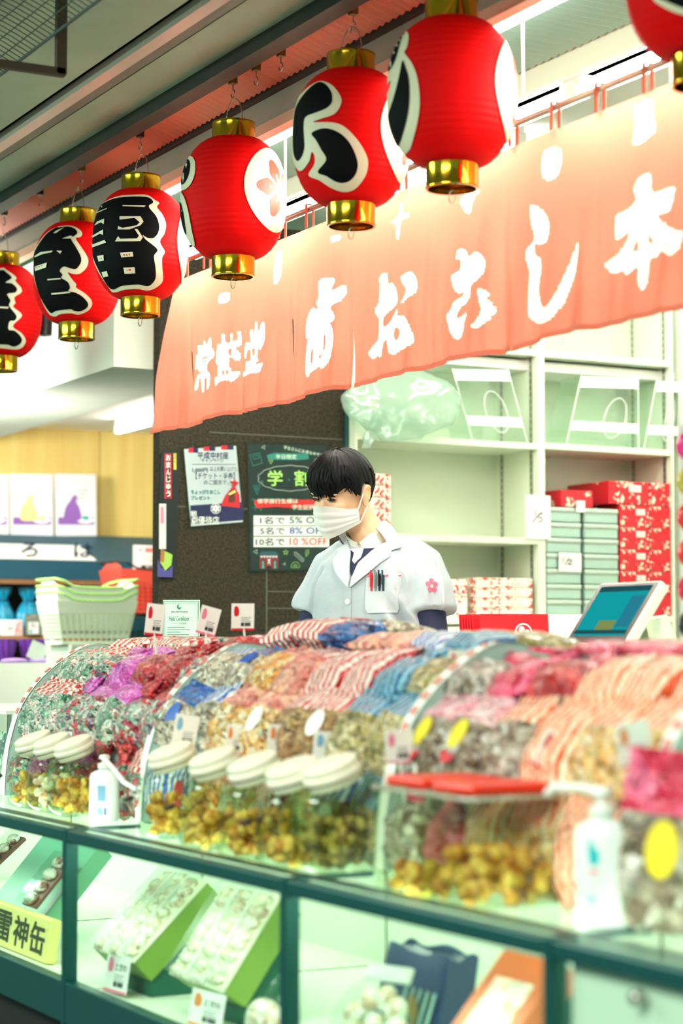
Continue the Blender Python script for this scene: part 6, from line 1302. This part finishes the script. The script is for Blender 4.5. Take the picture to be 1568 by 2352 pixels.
# head and neck
mb.ball((0, -.012, .032), (.076, .094, .088), None, 28, HM); mb.ball((0, .016, -.030), (.064, .074, .086), None, 26, HM); mb.ball((0, .038, -.078), (.036, .040, .034), None, 20, HM)
mb.ball((0, .088, -.018), (.011, .014, .026), None, 14, HM); mb.ball((0, .099, -.034), (.015, .012, .011), None, 14, HM)
for s in (-1, 1): mb.ball((s*.034, .062, -.024), (.026, .021, .022), None, 14, HM); mb.ball((s*.030, .078, .020), (.026, .010, .008), None, 14, HM)
neck0 = B_(0, .0, 1.36); nk = HCN + hu*-.055 + hf*-.035
chain(mb, [neck0, neck0.lerp(nk, .5), nk], [.062, .052, .054])
# trunk, hips and legs
for z, hw, hd, y in ((.88, .155, .105, 0), (.98, .150, .100, 0), (1.08, .155, .104, .0), (1.18, .165, .110, .0), (1.27, .150, .095, 0), (1.31, .12, .07, -.005)):
    mb.add(*(lambda m_: (m_.v, m_.f))(MB().ball((0, 0, 0), (hw, hd, .085), None, 24)), None, frame(B_(0, y, z), TL, UPW) @ Matrix.Rotation(-pi/2, 4, 'X'))
for s in (-1, 1): chain(mb, [B_(s*.09, 0, .86), B_(s*.10, .01, .48), B_(s*.10, -.01, .08)], [.088, .058, .042]); mb.ball(B_(s*.10, .05, .04), .04, None, 14); chain(mb, [B_(s*.10, -.02, .045), B_(s*.115, .15, .03)], [.04, .03])
# arms down, elbows out, forearms reaching forward to the counter behind the racks
ARM = {s: [B_(s*.160, -.005, 1.292), B_(s*(.212 if s > 0 else .222), .03, 1.055), B_(s*.12, .225, 1.0)] for s in (-1, 1)}
for s in (-1, 1):
    chain(mb, ARM[s], [.052, .042, .029])
    w0 = ARM[s][2]; dr = (ARM[s][2]-ARM[s][1]).normalized(); sd = dr.cross(UPW).normalized()*(1 if s > 0 else -1); dn = sd.cross(dr)*(1 if s > 0 else -1)
    if dn.z > 0: dn = -dn
    pm_ = w0 + dr*.055; 
    for k in range(4):       # palm as four metacarpal ridges, then bent fingers of unequal length
        o = sd*(.030-.020*k); L = (.068, .076, .070, .054)[k]
        a = w0 + o*.5 + dr*.01; b_ = w0 + o + dr*.088; c = b_ + dr*L*.5 + dn*.008; d = c + dr*L*.28 + dn*.018; e = d + dr*L*.16 + dn*.018
        chain(mb, [a, b_, c, d, e], [.015, .012, .0095, .0085, .0075])
    inn = -TL*s; chain(mb, [w0 + dr*.025 + inn*.014, w0 + dr*.052 + inn*.040 + dn*.006, w0 + dr*.082 + inn*.050 + dn*.014, w0 + dr*.104 + inn*.048 + dn*.020], [.016, .012, .0105, .009])
# ears
for s in (-1, 1):
    mb.tube([HM @ V((s*.072, -.020, -.02)), HM @ V((s*.086, -.024, -.012))], [.012, .014], 12); b_ear = [HM @ V((s*(.083+.006*sin(q)), -.018+.017*cos(q)-.006*sin(q), -.008+.029*sin(q))) for q in [2*pi*i/14 for i in range(14)]]; mb.tube(b_ear, .0062, 8, closed=True); mb.ball((s*.081, -.018, -.010), (.006, .015, .026), None, 14, HM); mb.ball((s*.084, -.008, -.036), (.007, .009, .011), None, 12, HM)
me = remesh(mb, .0052, 5); me.materials.append(SKIN); body = link('body', me, person)
# eyes, lids, brows, nostril shade is left to the light
for s in (-1, 1):
    b = MB(); b.ball((0, 0, 0), (.0145, .006, .0048), None, 14, HM @ Matrix.Translation((s*.031, .0845, .004)) @ Matrix.Rotation(-s*.22, 4, 'Z') @ Matrix.Rotation(s*.08, 4, 'Y')); b.build('eye', EYE, person, 80)
    b = MB(); b.tube([HM @ V((s*(.016+.030*k/6), .0905-.010*(k/6)**2*1.3, .0095+.003*sin(pi*k/6)-.002*k/6)) for k in range(7)], [.0012, .0018, .002, .002, .002, .0018, .001], 6); b.build('eyelid', SKIN, person, 80)
    b = MB(); b.tube([HM @ V((s*(.014+.036*k/6), .0915-.012*(k/6)**2, .0235+.004*sin(pi*k/6))) for k in range(7)], [.002, .0034, .0036, .0034, .003, .0024, .001], 6); b.build('eyebrow', HAIR, person, 80)
# hair: a thick cap of strands with a fringe, open over the face
def hairf(u, v):
    a = 2*pi*u - pi; f = abs(a)/pi                                   # 0 = forward, 1 = back
    if f < .33: zb = .026 - .010*cos(f/.33*pi*.5) + .006*sin(a*9)      # fringe
    elif f < .45: k = (f-.33)/.12; zb = .022 - .034*k                   # temple to sideburn
    elif f < .60: k = (f-.45)/.15; zb = -.012-.010*k+.048*sin(pi*k)**.6            # over the ear
    else: k = (f-.60)/.40; zb = -.022 - .062*min(1, k*2.6)              # down to the nape
    zt = .118; e0 = pi/2; z0 = (zb-.030)
    el = e0*(1-v) + v*math.asin(max(-.98, min(.98, z0/.106)))
    rx, ry, rz = .0905, .109, .1035
    n = noise.noise(V((a*9, el*1.2, 3)))*.050 + noise.noise(V((a*24, el*1.0, 7)))*.030
    k = 1 + n*min(1, v*1.6) + .03*sin(pi*v)
    if v > .96 and f < .5: k -= .03
    x = rx*cos(el)*sin(a)*k; y = ry*cos(el)*cos(a)*k - .010; z = rz*sin(el)*(1+.5*n) + .030 + .004
    return HM @ V((x, y, z))
b = MB(); NU = 150; NVh = 26; b.grid(hairf, NU, NVh, closed_u=True)
inn = lambda u, v: HM @ ((HM.inverted() @ hairf(u, v) - V((0, -.008, .025)))*.87 + V((0, -.008, .025)))
rim0 = len(b.v); b.grid(lambda u, v: inn(u, 1-.45*v), NU, 8, closed_u=True)
b.add([hairf(i/NU, 1) for i in range(NU)]+[inn(i/NU, 1) for i in range(NU)], [(i, (i+1) % NU, NU+(i+1) % NU, NU+i) for i in range(NU)])
hair = b.build('hair', HAIR, person, 60)
b = MB(); random.seed(11)     # loose locks over the brow, at the temples and nape
for k in range(70):
    a = random.uniform(-1.15, 1.15) if k < 44 else random.uniform(1.2, 5.08); u = ((a+pi) % (2*pi))/(2*pi)
    P = [hairf(u + .012*q*random.uniform(-1, 1), min(1, .55+.155*q)) for q in range(4)]; c = HM @ V((0, -.01, .03)); P = [c+(p-c)*(1.012 if i < 3 else 1.0) for i, p in enumerate(P)]
    P[3] = P[3] - hu*random.uniform(.004, .014); b.tube(P, [.004, .0055, .005, .0012], 6)
b.build('hair_lock', HAIR, hair, 70)
# face mask with pleats and ear loops
def maskf(u, v):
    a = (u-.5)*rad(148); s = sin(a); top = .004*cos(a*1.3) - .030*abs(sin(a))**1.6 - .010; bot = -.118+.034*abs(sin(a))**1.5; z = top*(1-v)+bot*v
    zz = z + .004; rx = .0815 - .20*max(0, -zz-.060)**1.15*1.6; ry = .106 - .05*max(0, -zz-.085)
    nb_ = .014*math.exp(-(a/.30)**2)*max(0, 1-v*1.2); pl = .0022*(1 if (v*4.2) % 1 < .5 else 0)*(sin(pi*u)**.4)*(1 if .12 < v < .82 else 0)
    k = 1.02; x = (rx+pl)*sin(a)*k; y = (ry+pl)*cos(a)*k + nb_ - .004 - .028*max(0, v-.72)*cos(a)
    return HM @ V((x, y, z))
b = MB(); b.grid(maskf, 34, 30); b.grid(lambda u, v: HM @ ((HM.inverted() @ maskf(u, v))*.985), 34, 30); mk = b.build('face_mask', MASKM, person, 70, fix=False)
for s in (-1, 1):
    u = .5+.5*s; b = MB(); ear = HM @ V((s*.082, -.018, .026)); ear2 = HM @ V((s*.080, -.034, -.022)); a0, a1 = maskf(u, .04), maskf(u, .96)
    out = hl*s*.004; b.tube([a0, a0.lerp(ear, .5)+out, ear, ear.lerp(ear2, .5)-hf*.008, ear2, ear2.lerp(a1, .5)+out, a1], .0022, 6); b.build('ear_loop', MASKM, mk, 70)
# navy long sleeves and the inner shirt collar
for s in (-1, 1):
    P = ARM[s]; b = MB(); c = P[0].lerp(P[1], .35); pts = [c, P[1]+(P[0]-P[1])*.18, P[1]+V((0, 0, -.006)), P[1].lerp(P[2], .22), P[1].lerp(P[2], .6), P[1].lerp(P[2], .97)]
    b.tube(pts, [.058, .057, .056, .053, .045, .037], 22); b.build('undershirt_sleeve', NAVYC, person, 60)
# coat: trunk and short sleeves grown together as one garment
mb = MB()
RINGS = [(.52, .225, .165), (.80, .212, .158), (.95, .206, .150), (1.08, .200, .147), (1.18, .200, .146), (1.25, .196, .138), (1.30, .180, .120), (1.340, .138, .100), (1.366, .104, .090), (1.386, .082, .083)]
N_ = 44; vv = []
for z, hw, hd in RINGS:
    for i in range(N_):
        a = 2*pi*i/N_; c, s_ = cos(a), sin(a); x = hw*math.copysign(abs(c)**.8, c); y = hd*math.copysign(abs(s_)**.85, s_); vv.append(B_(x, y + (-.006 if z > 1.3 else .0), z - (.040*max(0, s_)**1.3*min(1, max(0, (z-1.31)/.07)))))
ff = [(k*N_+i, k*N_+(i+1) % N_, (k+1)*N_+(i+1) % N_, (k+1)*N_+i) for k in range(len(RINGS)-1) for i in range(N_)]+[tuple(range(N_))[::-1], tuple((len(RINGS)-1)*N_+i for i in range(N_))]
mb.add(vv, ff)
for s in (-1, 1):
    P = ARM[s]; e = P[0].lerp(P[1], .60); d = (P[1]-P[0]).normalized(); o = TL*s*.012
    mb.tube([P[0]-d*.05-TL*s*.05, P[0]+o*.3+V((0, 0, .004)), P[0].lerp(P[1], .22)+o, P[0].lerp(P[1], .42)+o, e+o], [.055, .066, .072, .076, .081], 26); mb.ball(P[0]+V((0, 0, -.004)), .066, None, 20)
me = remesh(mb, .0065, 7)
# creases pulled into the cloth
bmx = bmesh.new(); bmx.from_mesh(me); bmx.normal_update()
CR = [(B_(.13, .13, 1.19), B_(.205, .06, 1.02), .012, .016), (B_(.10, .14, 1.10), B_(.19, .10, 1.03), .010, .014), (B_(.09, .15, 1.05), B_(.20, .09, .995), .010, .013), (B_(.15, .10, 1.30), B_(.165, .12, 1.17), .008, .012), (B_(-.14, .10, 1.29), B_(-.165, .09, 1.15), .008, .012), (B_(.0, .15, 1.09), B_(.04, .155, .97), .007, .014), (B_(-.08, .15, 1.06), B_(-.05, .155, .93), .007, .014), (B_(.22, .03, 1.26), B_(.25, .07, 1.17), .006, .012), (B_(-.215, .03, 1.24), B_(-.26, .06, 1.15), .006, .012)]
for v in bmx.verts:
    d = 0
    for a, b_, amp, wd in CR:
        ab = b_-a; t_ = max(0, min(1, (v.co-a).dot(ab)/ab.length_squared)); q = (v.co-a-ab*t_).length; amp *= 2.8; d += -amp*math.exp(-(q/wd)**2)*sin(pi*(.12+.76*t_)) + amp*.5*math.exp(-((q-wd*1.9)/wd)**2)*sin(pi*t_)
    d += .006*noise.noise(V((v.co.x*9+3, v.co.y*9+1, v.co.z*3.2+9))) + .0025*noise.noise(v.co*16); v.co += v.normal*d
bmx.to_mesh(me); bvh = BVHTree.FromBMesh(bmx); bmx.free()
me.materials.append(COAT); me.polygons.foreach_set('use_smooth', [True]*len(me.polygons)); coat = link('work_coat', me, person)
def wrapc(poly, lift, m_, name, thick=.002, org=None, fw=None, lf=None, par=None, step=.012):
    """A cloth patch laid on the coat: polygon in (person's left, height), dropped backwards onto the coat surface."""
    fw = fw or TF; lf = lf or TL; pts, fc = cut_poly(poly, step); vv = []
    for x, z in pts:
        o = (org or V((0, 0, 0))) + lf*x + UPW*z + fw*.5; h = bvh.ray_cast(o, -fw)
        if h[0] is None: h = bvh.find_nearest(o - fw*.36)
        vv.append(h[0] + fw*lift)
    n = len(vv); b = MB(); ed = {}
    for f in fc:
        for i in range(len(f)): k = (f[i], f[(i+1) % len(f)]); ed[k] = 1
    rim = [k for k in ed if (k[1], k[0]) not in ed]
    b.add(vv + [p - fw*thick for p in vv], fc + [tuple(n+i for i in f[::-1]) for f in fc] + [(a, n+a, n+b_, b_) for a, b_ in rim]); return b.build(name, m_, par or (person if name in ('undershirt_front', 'inner_shirt_front') else coat), 50, fix=False)
wrapc([(-.046, 1.346), (.054, 1.348), (.014, 1.30), (.0, 1.262)], .0025, NAVYC, 'undershirt_front')
wrapc([(-.040, 1.346), (-.016, 1.347), (.010, 1.347), (.014, 1.318), (.004, 1.300), (-.010, 1.310), (-.018, 1.335)], .005, INNER, 'inner_shirt_front')
b = MB()   # mandarin collar of the inner shirt round the neck
def colf(u, v):
    a = 2*pi*u+.10; ca = max(0, cos(a)); v = v*(1-.5*ca**6); c = neck0.lerp(nk, .08+.32*v); return c + TL*((.066-.006*v)*sin(a)) + TF*((.068-.006*v)*cos(a)+.004) + UPW*(-.026*max(0, cos(a))*(1-v*.25)+.012*max(0, -cos(a)))
b.grid(lambda u, v: colf(u*.974+.002, v), 40, 5); b.grid(lambda u, v: colf(u*.974+.002, v)+(neck0.lerp(nk, .3)-colf(u*.974+.002, v)).normalized()*.003, 40, 5); b.build('inner_collar', INNER, person, 80, fix=False)
def collarf(u, v):   # coat collar standing round the back of the neck
    a = pi*.36+(2*pi-pi*.72)*u; fr = max(0, cos(a)); c = neck0.lerp(nk, .16+.44*v*(1-.35*fr)); r = .079-.006*v+.004*sin(pi*v); return c + TL*(r*1.06*sin(a)) + TF*(r*cos(a)*1.04+.002) + UPW*(-.034*fr)
LAPM = mat('white lapel cloth', (198, 204, 211), .75)
b = MB(); b.grid(collarf, 40, 7); b.grid(lambda u, v: collarf(u, v)+(collarf(u, v)-neck0.lerp(nk, .3)).normalized()*.005, 40, 7)
for v in (0, 1): b.grid(lambda u, q: collarf(u, v)+(collarf(u, v)-neck0.lerp(nk, .3)).normalized()*.005*q, 40, 2)
b.build('collar', LAPM, coat, 80, fix=False)
wrapc([(.056, 1.352), (.078, 1.368), (.124, 1.350), (.098, 1.340), (.104, 1.318), (.066, 1.275), (.004, 1.228), (.006, 1.258), (.020, 1.302), (.042, 1.338)], .010, LAPM, 'lapel', .006)
wrapc([(-.046, 1.352), (-.068, 1.368), (-.104, 1.350), (-.084, 1.340), (-.090, 1.318), (-.060, 1.275), (-.004, 1.228), (-.002, 1.258), (-.014, 1.302), (-.032, 1.338)], .010, LAPM, 'lapel', .006)
wrapc([(-.020, 1.245), (.004, 1.238), (.006, .88), (-.022, .88)], .003, COAT, 'front_placket', .003)
wrapc([(.055, 1.265), (.150, 1.268), (.150, 1.165), (.138, 1.152), (.066, 1.150), (.055, 1.162)], .0055, LAPM, 'chest_pocket', .005)
for z in (1.185, 1.075):
    h = bvh.ray_cast(B_(-.006, .5, z), -TF)
    if h[0]: fr_ = frame(h[0]+TF*.0035, TL, UPW); b = MB(); b.lathe([(0, 0), (.008, 0), (.0085, .002), (.006, .0028), (0, .002)], 18, None, frame(h[0]+TF*.004, UPW, TL) @ Matrix.Rotation(pi, 4, 'X'), caps=False); b.build('button', WHITEP, coat, 50)
PNKM = mat('pink embroidery', (236, 90, 120), .6)
for x in (.060, .118, .146): wrapc([(x+.005*cos(2*pi*i/10), 1.2615+.004*sin(2*pi*i/10)) for i in range(10)], .0070, PNKM, 'pocket_stitch', .001)
# emblem on the sleeve: five red petals, seen from the clerk's left side
sfw = (TL*.72 + TF*.70).normalized(); slf = UPW.cross(sfw).normalized(); so_ = ARM[1][0].lerp(ARM[1][1], .38); so_ = V((so_.x, so_.y, 0))
for k in range(5):
    a = 2*pi*k/5+pi/2; wrapc([(-.0+.0125*cos(a)+.0072*cos(q), 1.232+.0145*sin(a)+.0075*sin(q)) for q in [2*pi*i/12 for i in range(12)]], .003, PNKM, 'sleeve_emblem', .001, so_, sfw, slf, None, .006)
wrapc([(.0265, 1.31), (.034, 1.31), (.034, 1.13), (.0265, 1.13)], .0025, LAPM, 'sleeve_stripe', .002, so_, sfw, slf)
# trousers and shoes, hidden behind the racks
b = MB()
for s in (-1, 1): b.tube([B_(s*.09, 0, .90), B_(s*.10, .01, .48), B_(s*.10, -.01, .07)], [.105, .082, .066], 20)
b.build('trousers', NAVYC, person, 60)
for s in (-1, 1): b = MB(); b.ball((0, 0, 0), (.05, .14, .048), None, 18, frame(B_(s*.108, .055, .046), TL, TF)); b.build('shoe', BLACKP, person, 60)
# pens clipped in the breast pocket
for k, (x, m_, l, hh) in enumerate(((.074, mat('red pen', (220, 30, 50), .4), 'slim red pen clipped in the breast pocket of the clerk', .012), (.087, mat('clear grey pen', (120, 140, 140), .3), 'grey pen clipped in the pocket beside the red pen', .014), (.099, BLACKP, 'thick black pen clipped in the pocket beside the grey pen', .010), (.110, mat('dark green pen', (20, 50, 60), .4), 'dark pen at the right end of the clerk\'s pocket pens', .006))):
    h = bvh.ray_cast(B_(x, .5, 1.25), -TF); p = (h[0] if h[0] else B_(x, .14, 1.25)) + TF*.009; t = empty('pen', base+p, l, 'pen', 'pens in the breast pocket')
    MB().tube([V((0, 0, -.034)), V((0, 0, .008+hh))], [.0036, .0042], 10).build('barrel', m_, t, 40); MB().box((-.002, -.002, -.028), (.002, .002, .010+hh), None, frame((0, 0, 0), TL, TF) @ Matrix.Translation((0, .0055, 0))).build('clip', m_, t)
